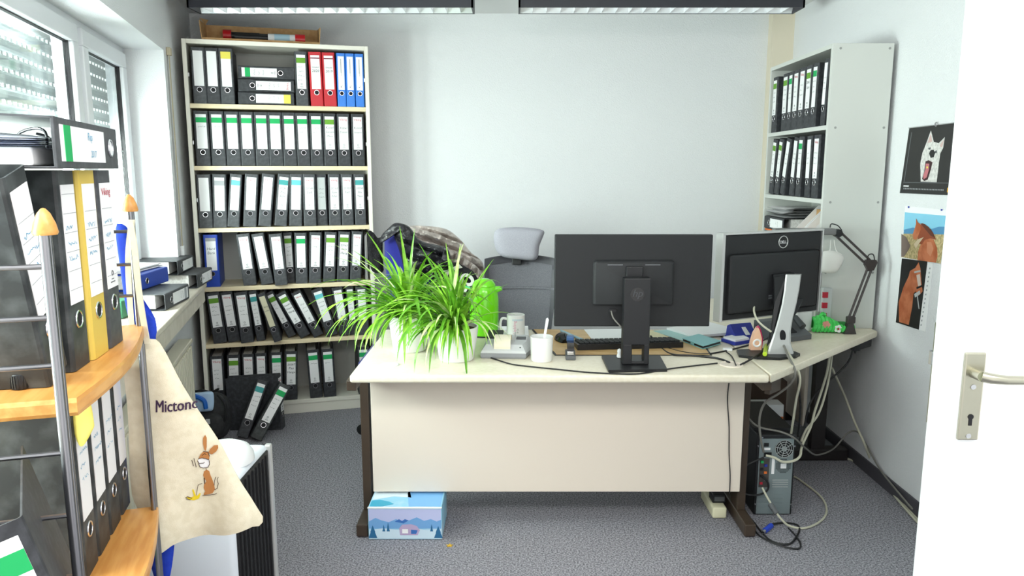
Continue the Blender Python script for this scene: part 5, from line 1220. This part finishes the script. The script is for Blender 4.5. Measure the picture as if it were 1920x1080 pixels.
wpart('shell', MB().tube([a_, b_], .011, 6), mat('plug_blue', (36, 72, 200), .4), vg); wpart('connector', MB().tube([b_, b_ + (b_ - a_) * .35], .008, 8), CHROME, vg)

# ================================================================== CALENDARS ON THE RIGHT WALL
WX = RIGHT_X - .0005
def wallpts(l, off): return [Vector((WX - off, 0, 0)) + Vector((0, P(u, v, x=WX).y, P(u, v, x=WX).z)) for u, v in l]
def wp(name, l, m, parent, k): return wpart(name, MB().slab(wallpts(l, .0025 + .0005 * k), (.0004, 0, 0)), m, parent)
def sheet_on_wall(name, l, m, label, th=.0025):
    q = wallpts(l, th); t = thing(name, label, 'calendar', tuple(q[0])); wpart('page', MB().slab(q, (th - .0004, 0, 0)), m, t); return t
dc = sheet_on_wall('dog_calendar', [(1688, 362), (1706, 240), (1812, 228), (1802, 367)], mat('black_calendar_paper', (34, 33, 33), .5), 'black wall calendar showing a white dog with open mouth')
K = 2.333; 
def cz(l, ox=1640, oy=200, s=2.4535): return [(ox + x / s, oy + y / s) for x, y in l]
FURW = mat('white_dog_fur_print', (226, 224, 220), .6, rgb2=(200, 198, 194), scale=80); PINK = mat('pink_tongue_print', (196, 116, 122), .6); BLK = mat('black_print', (16, 15, 16), .5)
wp('dog_print', cz([(215, 345), (213, 262), (222, 215), (240, 170), (262, 110), (275, 162), (298, 168), (326, 140), (318, 190), (305, 215), (298, 262), (294, 300), (288, 348)]), FURW, dc, 1)
wp('ear_print', cz([(247, 168), (262, 124), (268, 160)]), mat('ear_pink_print', (206, 176, 172), .6), dc, 2); wp('ear_print', cz([(302, 180), (322, 152), (314, 188)]), MATS['ear_pink_print'], dc, 2)
wp('eye_print', cz([(250, 190), (262, 187), (260, 197), (252, 198)]), GREYP, dc, 2); wp('eye_print', cz([(280, 205), (289, 200), (290, 212), (282, 214)]), GREYP, dc, 2)
wp('nose_print', cz([(254, 215), (262, 200), (275, 198), (282, 212), (276, 232), (262, 236)]), BLK, dc, 3)
wp('mouth_print', cz([(238, 252), (252, 246), (270, 256), (262, 290), (248, 335), (232, 342), (222, 332), (232, 300)]), mat('mouth_print', (60, 30, 34), .6), dc, 3)
wp('tongue_print', cz([(240, 262), (256, 262), (254, 290), (244, 325), (230, 334), (228, 318), (238, 290)]), PINK, dc, 4)
wp('tag_print', cz([(243, 276), (250, 274), (251, 283), (244, 284)]), YELLOWP, dc, 5)
wp('border_print', cz([(134, 350), (135, 347), (352, 350), (352, 353)]), GREYP, dc, 1); wp('border_print', cz([(172, 118), (175, 118), (140, 345), (137, 345)]), GREYP, dc, 1)
for k in range(26):
    x0 = 136 + 7.2 * k; wp('day_number', cz([(x0, 374 + .25 * k), (x0 + 3.5, 374 + .25 * k), (x0 + 3.2, 380 + .25 * k), (x0 - .3, 380 + .25 * k)]), GREYPR, dc, 1)
wp('month_name', cz([(136, 362), (160, 363), (159, 368), (135, 367)]), PAPER, dc, 1)
wp('logo', cz([(338, 373), (356, 374), (354, 396), (336, 394)]), mat('amber_print', (240, 176, 30), .6), dc, 1)
wpart('wire_binding', MB().tube(wallpts([(1706, 240), (1812, 228)], .004), .0025, 6), CHROME, dc); wpart('hanger', MB().torus(wallpts([(1758, 233)], .006)[0], .008, .002, 'x', 14, 5), CHROME, dc)
hc = sheet_on_wall('horse_calendar', [(1691, 484), (1698, 386), (1777, 394), (1765, 495)], PAPER, 'horse calendar page with chestnut horse in dry grass')
SKY = mat('sky_blue_print', (136, 204, 232), .6); HILL = mat('blue_hill_print', (84, 146, 190), .6); GRASS = mat('straw_grass_print', (208, 188, 142), .7, rgb2=(164, 150, 104), scale=90); HORSE = mat('chestnut_print', (176, 92, 52), .6, rgb2=(204, 122, 82), scale=16); HORSED = mat('dark_chestnut_print', (96, 48, 30), .6)
wp('sky_print', cz([(142, 486), (332, 502), (326, 580), (136, 570)]), SKY, hc, 1); wp('hill_print', cz([(138, 566), (180, 556), (240, 570), (300, 552), (328, 552), (326, 590), (136, 586)]), HILL, hc, 2)
wp('grass_print', cz([(136, 584), (326, 588), (308, 722), (126, 692)]), GRASS, hc, 3)
wp('horse_print', cz([(214, 640), (226, 612), (250, 600), (276, 612), (292, 650), (294, 690), (286, 718), (202, 706), (204, 668)]), HORSE, hc, 4)
wp('neck_print', cz([(200, 628), (206, 590), (208, 548), (226, 536), (252, 552), (274, 580), (288, 612), (262, 606), (236, 612), (222, 634)]), mat('deep_chestnut_print', (148, 72, 40), .6), hc, 5)
wp('mane_print', cz([(216, 536), (236, 540), (264, 564), (284, 604), (262, 592), (240, 566)]), HORSED, hc, 6)
wp('head_print', cz([(184, 610), (180, 590), (190, 560), (196, 540), (196, 514), (204, 532), (216, 540), (218, 565), (208, 590), (198, 612)]), HORSE, hc, 6)
wp('mane_print', cz([(186, 632), (206, 610), (232, 600), (210, 630), (196, 652)]), mat('pale_mane_print', (214, 196, 166), .6), hc, 7)
wp('highlight_print', cz([(246, 622), (266, 624), (276, 654), (262, 690), (246, 670)]), mat('light_chestnut_print', (212, 140, 104), .6), hc, 5)
wp('foal_print', cz([(128, 585), (150, 600), (170, 640), (160, 660), (140, 690), (127, 690)]), mat('grey_brown_print', (120, 104, 96), .6), hc, 5)
for u in (160, 312): wp('pin', cz([(u - 4, 458 + (u - 160) * .085), (u + 4, 458 + (u - 160) * .085), (u + 4, 466 + (u - 160) * .085), (u - 4, 466 + (u - 160) * .085)]), BLUEP, hc, 3)
hd_ = sheet_on_wall('horse_calendar', [(1680, 604), (1691, 484), (1750, 494), (1736, 622)], PAPER, 'narrow horse calendar page with bridled horse on black', .0022)
wp('background_print', cz([(100, 992), (128, 698), (246, 712), (206, 1026)]), BLK, hd_, 1)
wp('horse_print', cz([(116, 990), (114, 900), (136, 830), (160, 780), (166, 756), (190, 742), (206, 716), (214, 745), (218, 800), (224, 850), (206, 870), (192, 850), (182, 860), (176, 920), (160, 1004)]), HORSE, hd_, 2)
wp('blaze_print', cz([(196, 775), (212, 770), (218, 830), (204, 826)]), mat('pale_blaze_print', (214, 196, 184), .6), hd_, 3)
wp('bridle_print', cz([(186, 758), (214, 752), (215, 760), (187, 766)]), DIMPAP, hd_, 3); wp('bridle_print', cz([(196, 830), (222, 820), (223, 828), (197, 840)]), BLK, hd_, 3); wp('bridle_print', cz([(186, 862), (212, 845), (214, 862), (190, 878)]), DIMPAP, hd_, 3); wp('rein_print', cz([(198, 870), (202, 870), (210, 930), (206, 930)]), DIMPAP, hd_, 3)
for k in range(14):
    yv = 740 + 20 * k; xv = 258 - .155 * (yv - 720)
    wp('day_number', cz([(xv, yv), (xv + 5, yv), (xv + 4, yv + 8), (xv - 1, yv + 8)]), GREYPR, hd_, 1)
# ================================================================== THINGS ON THE WINDOW SILL
SZ = .8625
def sill_binder(kind, label, x, y, z, deg, m=None, W=.072, H=.31, sub=2):
    binder(kind, label, (x, y, z + W / 2 + .001), (0, math.radians(90), math.radians(90 + deg)), W, H, m or BIND_GREY, None, sub, GREYP, group='binders on the window sill', fill=.95)
a_ = P(311, 583, z=SZ)
sill_binder('grey', 'grey binder lying nearest on the sill, papers bulging from its end', a_.x, a_.y, SZ, 5.5)
c_ = P(371, 541, z=SZ)
sill_binder('vik', 'grey binder lying on the sill corner touching the bookshelf', c_.x, c_.y, SZ, 8, H=.30)
sill_binder('blank', 'black binder lying on top of another beside the window reveal', -1.70, 3.74, SZ + .0745, 9, BIND_BLACK, H=.30)
sill_binder(None, 'royal blue binder lying across the grey one on the sill', -1.645, 3.235, SZ + .0745, 2, BIND_BLUE, H=.30)
opn = MB().slab([Vector((-1.72, 3.30, SZ + .155)), Vector((-1.95, 3.42, SZ + .155)), Vector((-1.99, 3.72, SZ + .152)), Vector((-1.73, 3.72, SZ + .152))], (0, 0, .003)) if False else None
solo('green_folder', MB().rbox(-1.66, -1.60, 2.99, 3.10, SZ + .0008, SZ + .075, .006), mat('dark_green_card', (44, 108, 76), .5), 'dark green folder end on the sill under the blue binder', 'folder')
pw_ = MB(); rnd = random.Random(2)
for k in range(6):
    z = SZ + .151 + .0025 * k; dx = rnd.uniform(-.01, .01)
    pw_.slab([(-1.70 + dx, 3.25, z), (-1.69 + dx, 3.54, z), (-1.90 + dx, 3.57, z), (-1.90 + dx, 3.26, z)], (0, 0, .002))
solo('paper_pile', pw_, PAPER, 'white papers piled on the blue binder by the window', 'papers')

# ================================================================== FOREGROUND RACK
RA = math.radians(17); RO = Vector((-.607, .96, 0)); RKM = frame(RO, math.pi / 2 + RA)      # local x: away along the rack, local y: toward the window
RL, RDp = .585, .335
rk_ = thing('shelf_rack', 'tubular steel rack with orange wood shelves in the left foreground', 'rack', tuple(RO), math.pi / 2 + RA)
RSH = [1.15, .745, .335, .06]
corners = [(0, 0), (RL, 0), (0, RDp), (RL, RDp)]
for (x, y) in corners:
    po = MB(); s = 1 if x == 0 else -1
    po.tube([(x, y, .0), (x, y, 1.386)], .0065, 10); po.tube([(x + .014 * s, y, .0), (x + .014 * s, y, 1.386)], .0055, 10)
    for zz in np.arange(.15, 1.35, .11): po.tube([(x, y, zz), (x + .014 * s, y, zz)], .004, 6)
    pst = part('post', po, RACKM, rk_, True)
    part('cone_cap', MB().lathe([(0, 0), (.0140, 0), (.0155, .003), (.0130, .015), (.0078, .028), (.003, .034), (0, .035)], 20, (x + .007 * s, y, 1.386)), WOOD, pst, True)
for z in RSH:
    sh_ = MB(); ou = []
    for k in range(9): t_ = k / 8; ou.append(Vector((.052 + (RL - .046) * t_, -.006 - .022 * math.sin(math.pi * t_), z - .026)))
    ou += [Vector((RL + .006, RDp, z - .026)), Vector((.052, RDp, z - .026))]
    n_ = len(ou); cc = sum(ou, Vector()) / n_
    rw = [[cc + (q - cc) * .985 + Vector((0, 0, 0)) for q in ou], [q + Vector((0, 0, .006)) for q in ou], [q + Vector((0, 0, .020)) for q in ou], [cc + (q - cc) * .985 + Vector((0, 0, .026)) for q in ou]]
    sh_.grid(rw, closed=True); sh_.f.append(tuple(range(n_ - 1, -1, -1))); sh_.f.append(tuple(3 * n_ + k for k in range(n_)))
    part('shelf', sh_, WOOD, rk_)
rod = MB().tube([(0, 0, 0), (0, RDp, 0)], .0036, 8).mesh('side_rod', RACKM, None, True)
for z in (1.345, 1.277, 1.212, 1.09, 1.0, .91, .825, .66, .57, .48):
    for x in ((0, RL) if z > 1.2 else (0,)): part('side_rod', rod, None, rk_, loc=(x, 0, z))
for x in (0.005, RL - .005):
    pass
def rackb(kind, label, x, y, z, lean=0, W=.075, m=None, ink=BLUEINK, deg=11.4, scr=3, **kw):
    th_ = math.radians(lean)
    return binder(kind, label, (x, y, z + W / 2 * abs(math.sin(th_)) + .001), (0, th_, math.radians(90 + deg)), W, .318, m or BIND_MARB, None, scr, ink, group='binders in the foreground rack', lab0=.335, lab1=.93, labw=.74, ring_z=.25, **kw)
A_ = rackb('blank', 'marbled black binder leaning forward against the rack rods, torn label', -.692, 1.100, RSH[0], -15, side=-2)
B_ = rackb('blank', 'black binder upright on the rack, left of the yellow binder', -.704, 1.182, RSH[0], 0, .073)
C_ = rackb('blank', 'mustard yellow binder upright on the upper rack shelf', -.715, 1.260, RSH[0], 0, .077, BIND_YEL)
D_ = rackb('vik', 'dark grey binder beside the yellow one near the blue bag', -.731, 1.341, RSH[0], 0, .075, BIND_GREY)
for o, kk in ((A_, 5), (B_, 6), (C_, 5), (D_, 5)):          # ruled lines of the labels
    lb = [c for c in o.children if c.name.startswith('label')][0]
    hh = .318 * (.93 - .335)
    for j in range(kk): part('ruled_line', cached('rule', lambda: MB().box(-.026, .026, -.0015, -.001, 0, .0008).mesh('ruled_line', GREYPR)), None, lb, loc=(0, 0, hh * (.12 + .16 * j)))
rackb('blank', 'marbled black binder nearest on the middle rack shelf, yellow note on it', -.768, 1.262, RSH[1], 0, .078, deg=15, side=-2)
rackb('blank', 'marbled black binder second from the steel post on the middle rack shelf', -.790, 1.345, RSH[1], 0, .078, deg=15)
rackb('blank', 'marbled black binder third from the steel post on the middle rack shelf', -.812, 1.428, RSH[1], 0, .078, deg=15)
rackb('blank', 'marbled black binder furthest from the camera on the middle rack shelf', -.834, 1.511, RSH[1], 0, .07, deg=15)
for k, (x, y) in enumerate(((-.772, 1.262), (-.794, 1.345), (-.816, 1.428))):
    rackb('green', 'black binder with green-banded label on the lower rack shelf, %s' % ('nearest the camera', 'in the middle', 'furthest back')[k], x, y, RSH[2], 0, .076, BIND_BLACK, deg=15)
nt_ = [(140, 756), (166, 748), (176, 790), (174, 806), (152, 838), (137, 800)]
solo('sticky_note', puff(PX(nt_, 1.232), (.6, -.8, 0), .003, crumple=.002), mat('yellow_note_paper', (238, 230, 120), .8), 'curled yellow sticky note on the middle rack shelf binder', 'note', smooth=True)
# rivets on the covers that face the camera
# black cap on the shelf
p = P(40, 727, z=RSH[0] + .001)
cpx = thing('bottle_cap', 'ribbed black screw cap standing on the upper rack shelf', 'cap', (p.x, p.y, RSH[0] + .001))
part('body', MB().lathe([(0, 0), (.0125, 0), (.013, .002), (.013, .021), (.012, .023), (.0, .023)], 20), BLACKP, cpx, True)
for k in range(20): part('rib', cached('caprib', lambda: MB().box(.0128, .0138, -.0009, .0009, .002, .021).mesh('rib', BLACKP)), None, cpx, rot=(0, 0, math.pi * k / 10))
# binder lying open on top of the rack binders
topz = 1.15 + .319
tb = thing('open_binder', 'dark grey binder lying open on top of the rack binders', 'binder', (-.700, 1.25, topz + .003), math.radians(90 + 15.8), 'binders in the foreground rack')
# local x away, local y toward window, spine faces -y
W_, D_, H_ = .374, .29, .073
part('lower_cover', MB().rbox(-.187, .187, 0, D_, 0, .003, .001), BIND_GREY, tb)
spn = part('spine', MB().rbox(-.187, .187, -.002, .003, 0, H_, .001), BIND_GREY, tb)
part('upper_cover', MB().slab([(-.187, 0, H_ - .003), (.187, 0, H_ - .003), (.187, D_ * .95, H_ + .008), (-.187, D_ * .95, H_ + .008)], (0, 0, .003)), BIND_GREY, tb)
lb = part('label', MB().box(-.165, .085, -.0035, -.0015, .010, H_ - .010), PAPER, spn)
part('band', MB().box(-.150, -.118, -.0045, -.0035, .010, H_ - .010), GREEN, lb)
part('handwriting', xform(text_mb('Rep', .018, .2), lambda v: (-.01 + v[1] * -0 + v[0], -.0045, .045 + v[1])), BLUEINK, lb); part('handwriting', xform(text_mb('2017', .016, .2), lambda v: (.005 + v[0], -.0045, .018 + v[1])), BLUEINK, lb)
rg = part('thumb_ring', MB().torus((.130, -.003, H_ / 2), .0145, .002, 'y', 22, 6), RINGM, spn, True); part('finger_hole', MB().disc((.130, -.0025, H_ / 2), .0135, 'y', 22, .001), PAPER, rg)
PLS = mat('blue_tinted_plastic_sleeve', (196, 206, 232), .22, rgb2=(226, 232, 246), scale=30)
sl_ = MB(); rnd = random.Random(7)
part('paper_stack', MB().rbox(-.183, .0, .03, .27, .0035, .030, .003), PAPER, tb)
for k in range(5):
    z = .031 + .0028 * k; xo = -.19 + rnd.uniform(-.012, .006)
    rowsq = [[Vector((xo + .19 * i / 6, .02 + .235 * j / 5, z + .012 * math.sin(math.pi * i / 6) * math.sin(math.pi * (j + .5) / 6))) for j in range(6)] for i in range(7)]
    sl_.grid(rowsq)
part('plastic_sleeves', sl_, PLS, tb, True)
part('lever_arch', MB().tube([(-.06, .05, .004), (-.058, .045, .05), (-.050, .06, .062), (-.045, .09, .05), (-.045, .09, .01)], .0022, 8, smooth=4).tube([(-.02, .05, .004), (-.02, .05, .045), (-.02, .07, .055)], .0022, 8, smooth=4).box(-.09, .02, .035, .10, .003, .006), CHROME, tb, True)
# binder propped at the near end, its spine toward the camera, on a low crate
crt = thing('storage_crate', 'white storage crate at the near end of the rack', 'crate', (-.66, .785, .0008))
part('body', MB().rbox(-.13, .13, -.12, .12, 0, .72, .006), WHITEP, crt); part('rim', MB().rbox(-.137, .137, -.127, .127, .72, .735, .004), WHITEP, crt)
binder('green', 'black binder with broad green band tilted at the lower left frame edge', (-.545, .845, .737 + .010), (0, math.radians(-14), math.radians(33)), .075, .318, BIND_BLACK, None, 0, GREYP, group='binders in the foreground rack', paper=False)

# ================================================================== BAGS ON THE RACK
BAGM = mat('natural_cotton_canvas', (236, 228, 204), .9, rgb2=(228, 219, 193), scale=55, bump=.15, bscale=600)
BLUEC = mat('royal_blue_cotton', (16, 52, 176), .85, rgb2=(24, 64, 192), scale=30)
from mathutils import noise as _ns
def bagS(u, v, k=0.0):
    y = 1.515 + (u - 228) / 265 * .10 + (v - 640) / 400 * .02
    f = .010 * math.sin((u - 300) * .045 + (v - 640) * .004) * min(1, max(0, (v - 660) / 200)) + .012 * _ns.noise(Vector((u * .012, v * .006, 0)))
    p = P(u, v, y=y)
    return p + Vector((.1, -1, 0)).normalized() * (f + k)
bagout = [(229, 652), (246, 642), (268, 634), (296, 636), (312, 662), (345, 722), (375, 772), (408, 824), (440, 880), (470, 928), (494, 975), (489, 988), (478, 984), (420, 1002), (360, 1014), (328, 1018), (302, 1036), (292, 1025), (270, 985), (246, 935), (240, 880), (238, 820), (234, 760), (230, 700)]
bo = resample([Vector((a, b, 0)) for a, b in bagout], 96); bc_ = Vector((325, 850, 0))
bag = thing('cotton_bag', 'natural cotton tote bag with hare drawing hanging on the rack', 'bag', tuple(bagS(325, 850)))
bmB = MB(); R1 = []; R2 = []
for r in range(19):
    t_ = r / 18; R1.append([bagS(*(bc_.lerp(q, t_))[:2], .010 * (1 - t_ ** 6)) for q in bo]); R2.append([bagS(*(bc_.lerp(q, t_))[:2], -.016 * (1 - t_ ** 6) - .001) for q in bo])
bmB.grid(R1, closed=True); bmB.grid(R2, closed=True)
wpart('body', bmB, BAGM, bag, True)
def strapmesh(px, w, y, th=.003):
    m_ = MB(); a = []
    for (u, v, yy_) in px: a.append(P(u, v, y=yy_))
    a = smooth_path(a, 5); d = Vector((w / 2, 0, 0))
    m_.grid([[q - d, q + d, q + d + Vector((0, th, 0)), q - d + Vector((0, th, 0))] for q in a], closed=True); return m_
wpart('handle', strapmesh([(243, 412, 1.475), (252, 470, 1.475), (259, 540, 1.485), (268, 600, 1.50), (276, 645, 1.515)], .012, 1.5), BAGM, bag, True)
wpart('handle', strapmesh([(247, 412, 1.50), (240, 480, 1.52), (243, 560, 1.53), (250, 648, 1.53)], .012, 1.5), BAGM, bag, True)
PURP = mat('dark_purple_print', (62, 40, 70), .8)
def bagpoly(name, pts, m, k=1, sub=0):
    q = [bagS(u, v, .0100 + .0012 * k) for u, v in pts]; return wpart(name, MB().slab(q, (0, .0004, 0)), m, bag)
tx = text_mb('Mictonc', 1.0, 0, 'LEFT', .0); _n = len(tx.v)
for dx_ in (.028, .056): tx.add([(a + dx_, b, .0) for a, b, c in tx.v[:_n]], [f for f in tx.f if max(f) < _n])
wmax = max(v[0] for v in tx.v)
wpart('lettering', xform(tx, lambda v: bagS(294 + v[0] / wmax * 80, 770 - 9 * v[0] / wmax - v[1] * (33 - 5 * v[0] / wmax), .0118)), PURP, bag)
def hz(l): return [(270 + x / 4.5, 720 + y / 4.5) for x, y in l]
HARE = mat('hare_brown_print', (190, 128, 72), .8); HLINE = mat('hare_outline_print', (70, 44, 36), .8)
bagpoly('hare_print', hz([(528, 415), (540, 440), (538, 520), (530, 556), (518, 540), (509, 490), (512, 440)]), HARE, 1)
bagpoly('hare_print', hz([(550, 572), (565, 540), (600, 508), (632, 504), (634, 530), (615, 562), (580, 586)]), HARE, 1)
bagpoly('hare_print', hz([(472, 616), (486, 585), (512, 556), (545, 560), (560, 590), (556, 628), (520, 615)]), HARE, 2)
bagpoly('muzzle_print', hz([(460, 640), (475, 618), (515, 614), (556, 630), (560, 668), (540, 700), (505, 702), (478, 690), (470, 665)]), PAPER, 1)
bagpoly('hare_print', hz([(500, 770), (508, 735), (530, 720), (552, 732), (562, 768), (576, 800), (594, 850), (600, 885), (580, 920), (548, 932), (506, 944), (498, 935), (512, 912), (500, 880), (505, 850), (526, 822), (512, 800)]), HARE, 1)
bagpoly('outline_print', hz([(505, 790), (512, 790), (516, 840), (509, 845)]), HLINE, 2)
def bagline(pts, w=2.2, m=HLINE):
    a = [Vector((x, y, 0)) for x, y in hz(pts)]; m_ = MB()
    for p0, p1 in zip(a[:-1], a[1:]):
        d = (p1 - p0); n_ = Vector((-d.y, d.x, 0)).normalized() * w / 4.5
        m_.slab([bagS(q.x, q.y, .0132) for q in (p0 - n_, p1 - n_, p1 + n_, p0 + n_)], (0, .0004, 0))
    wpart('outline_print', m_, m, bag)
bagline([(468, 618), (500, 612), (556, 630)]); bagline([(462, 635), (475, 660), (510, 658), (518, 650)]); bagline([(470, 660), (480, 692), (505, 702), (545, 696), (560, 668), (556, 634)])
bagline([(500, 592), (520, 575), (536, 582)]); bagline([(490, 945), (560, 936), (600, 925), (618, 915)]); bagline([(600, 885), (624, 872), (634, 830), (624, 800), (634, 775)]); bagline([(596, 850), (600, 810), (612, 775)])
bagline([(418, 625), (430, 680)]); bagline([(436, 610), (450, 690)]); bagline([(440, 940), (458, 850), (492, 838)], 1.6)
bagline([(512, 556), (550, 562), (560, 600)]); bagline([(528, 705), (530, 722)])
YF = mat('yellow_flower_print', (232, 204, 40), .8)
bagpoly('flower_print', hz([(358, 945), (400, 955), (420, 950), (408, 890), (418, 888), (434, 945), (446, 948), (468, 925), (474, 932), (460, 972), (420, 986), (385, 975)]), YF, 1)
bagline([(358, 950), (372, 942), (408, 962)]); bagline([(362, 958), (396, 976)])
bb = thing('blue_bag', 'royal blue cotton bag hanging behind the hare tote', 'bag', tuple(P(262, 540, y=1.56)))
wpart('body', puff(PX([(240, 600), (262, 585), (292, 600), (286, 640), (300, 700), (320, 820), (330, 960), (318, 1085), (292, 1090), (272, 1000), (262, 880), (252, 760), (246, 660)], 1.60), (0.2, -1, 0), .02, back=.8, crumple=.004), BLUEC, bb, True)
wpart('handle', puff(PX([(217, 428), (228, 419), (242, 432), (250, 470), (258, 530), (268, 580), (292, 602), (290, 636), (262, 648), (256, 640), (238, 580), (226, 500)], 1.545), (.2, -1, 0), .014, power=6), BLUEC, bb, True)

# ================================================================== FLOOR STANDING APPLIANCE AND BACKPACK
ap = thing('floor_heater', 'white floor appliance with black slatted side below the tote bag', 'appliance', (-.915, 2.11, .0008))
part('body', MB().rbox(-.13, .13, -.15, .17, .015, .60, .02, 3), mat('bluish_white_plastic', (226, 232, 240), .35), ap, True)
part('base', MB().rbox(-.135, .135, -.155, .175, 0, .02, .006), BLACKP, ap)
gr_ = part('side_grille', MB().rbox(.128, .134, -.135, .150, .03, .585, .003), mat('black_grille', (14, 14, 18), .5), ap)
for k in range(9): part('slat', cached('gsl', lambda: MB().rbox(.133, .139, -.003, .003, .04, .575, .001, 1).mesh('slat', BLACKM)), None, gr_, loc=(0, -.115 + .030 * k, 0))
part('edge_strip', MB().rbox(.122, .142, .150, .172, .02, .60, .005), SILVER, ap)
part('dome', MB().lathe([(.088, 0), (.086, .02), (.074, .04), (.05, .052), (0, .058)], 32, (.045, .02, .60)), WHITEP, ap, True)
bp_ = thing('backpack', 'black backpack slumped on the carpet beside the bookshelf', 'backpack', tuple(P(405, 822, z=0)))
wpart('body', puff(PX([(362, 760), (370, 742), (395, 735), (420, 742), (431, 765), (433, 795), (424, 816), (404, 826), (380, 828), (362, 815)], 3.86), (0, -1, 0), .085, power=3, crumple=.008, seed=4), mat('black_pack_fabric', (30, 31, 33), .75, rgb2=(44, 45, 47), scale=40), bp_, True)
wpart('front_pocket', puff(PX([(362, 780), (385, 772), (412, 778), (420, 800), (408, 816), (372, 818)], 3.785), (0, -1, 0), .03, power=4), MATS['black_pack_fabric'], bp_, True)
wpart('badge', MB().rbox(P(386, 786, y=3.75).x, P(393, 786, y=3.75).x, 3.748, 3.756, P(390, 795, y=3.75).z, P(390, 786, y=3.75).z, .002), DIMPAP, bp_)
wpart('strap', MB().tube(PX([(408, 740), (418, 750), (424, 766), (422, 790)], 3.775), .008, 8, smooth=5), BLACKP, bp_, True)
pk = thing('plastic_bag', 'blue and white plastic pack lying on the backpack', 'plastic bag', tuple(P(385, 755, y=3.76)))
wpart('body', puff(PX([(352, 740), (372, 736), (396, 734), (401, 742), (400, 766), (392, 771), (362, 772), (350, 765)], 3.755), (0, -1, .1), .02, power=4, crumple=.004), mat('pale_blue_film', (176, 204, 232), .25), pk, True)
wpart('blue_print', MB().tube(PX([(356, 740), (372, 745), (383, 752), (386, 766)], 3.728), .012, 8, smooth=4), mat('cobalt_film', (22, 92, 180), .3), pk, True)
wpart('top_fold', MB().tube(PX([(358, 735), (380, 732), (396, 735), (410, 729)], 3.77), .006, 8, smooth=4), BLACKP, pk, True)
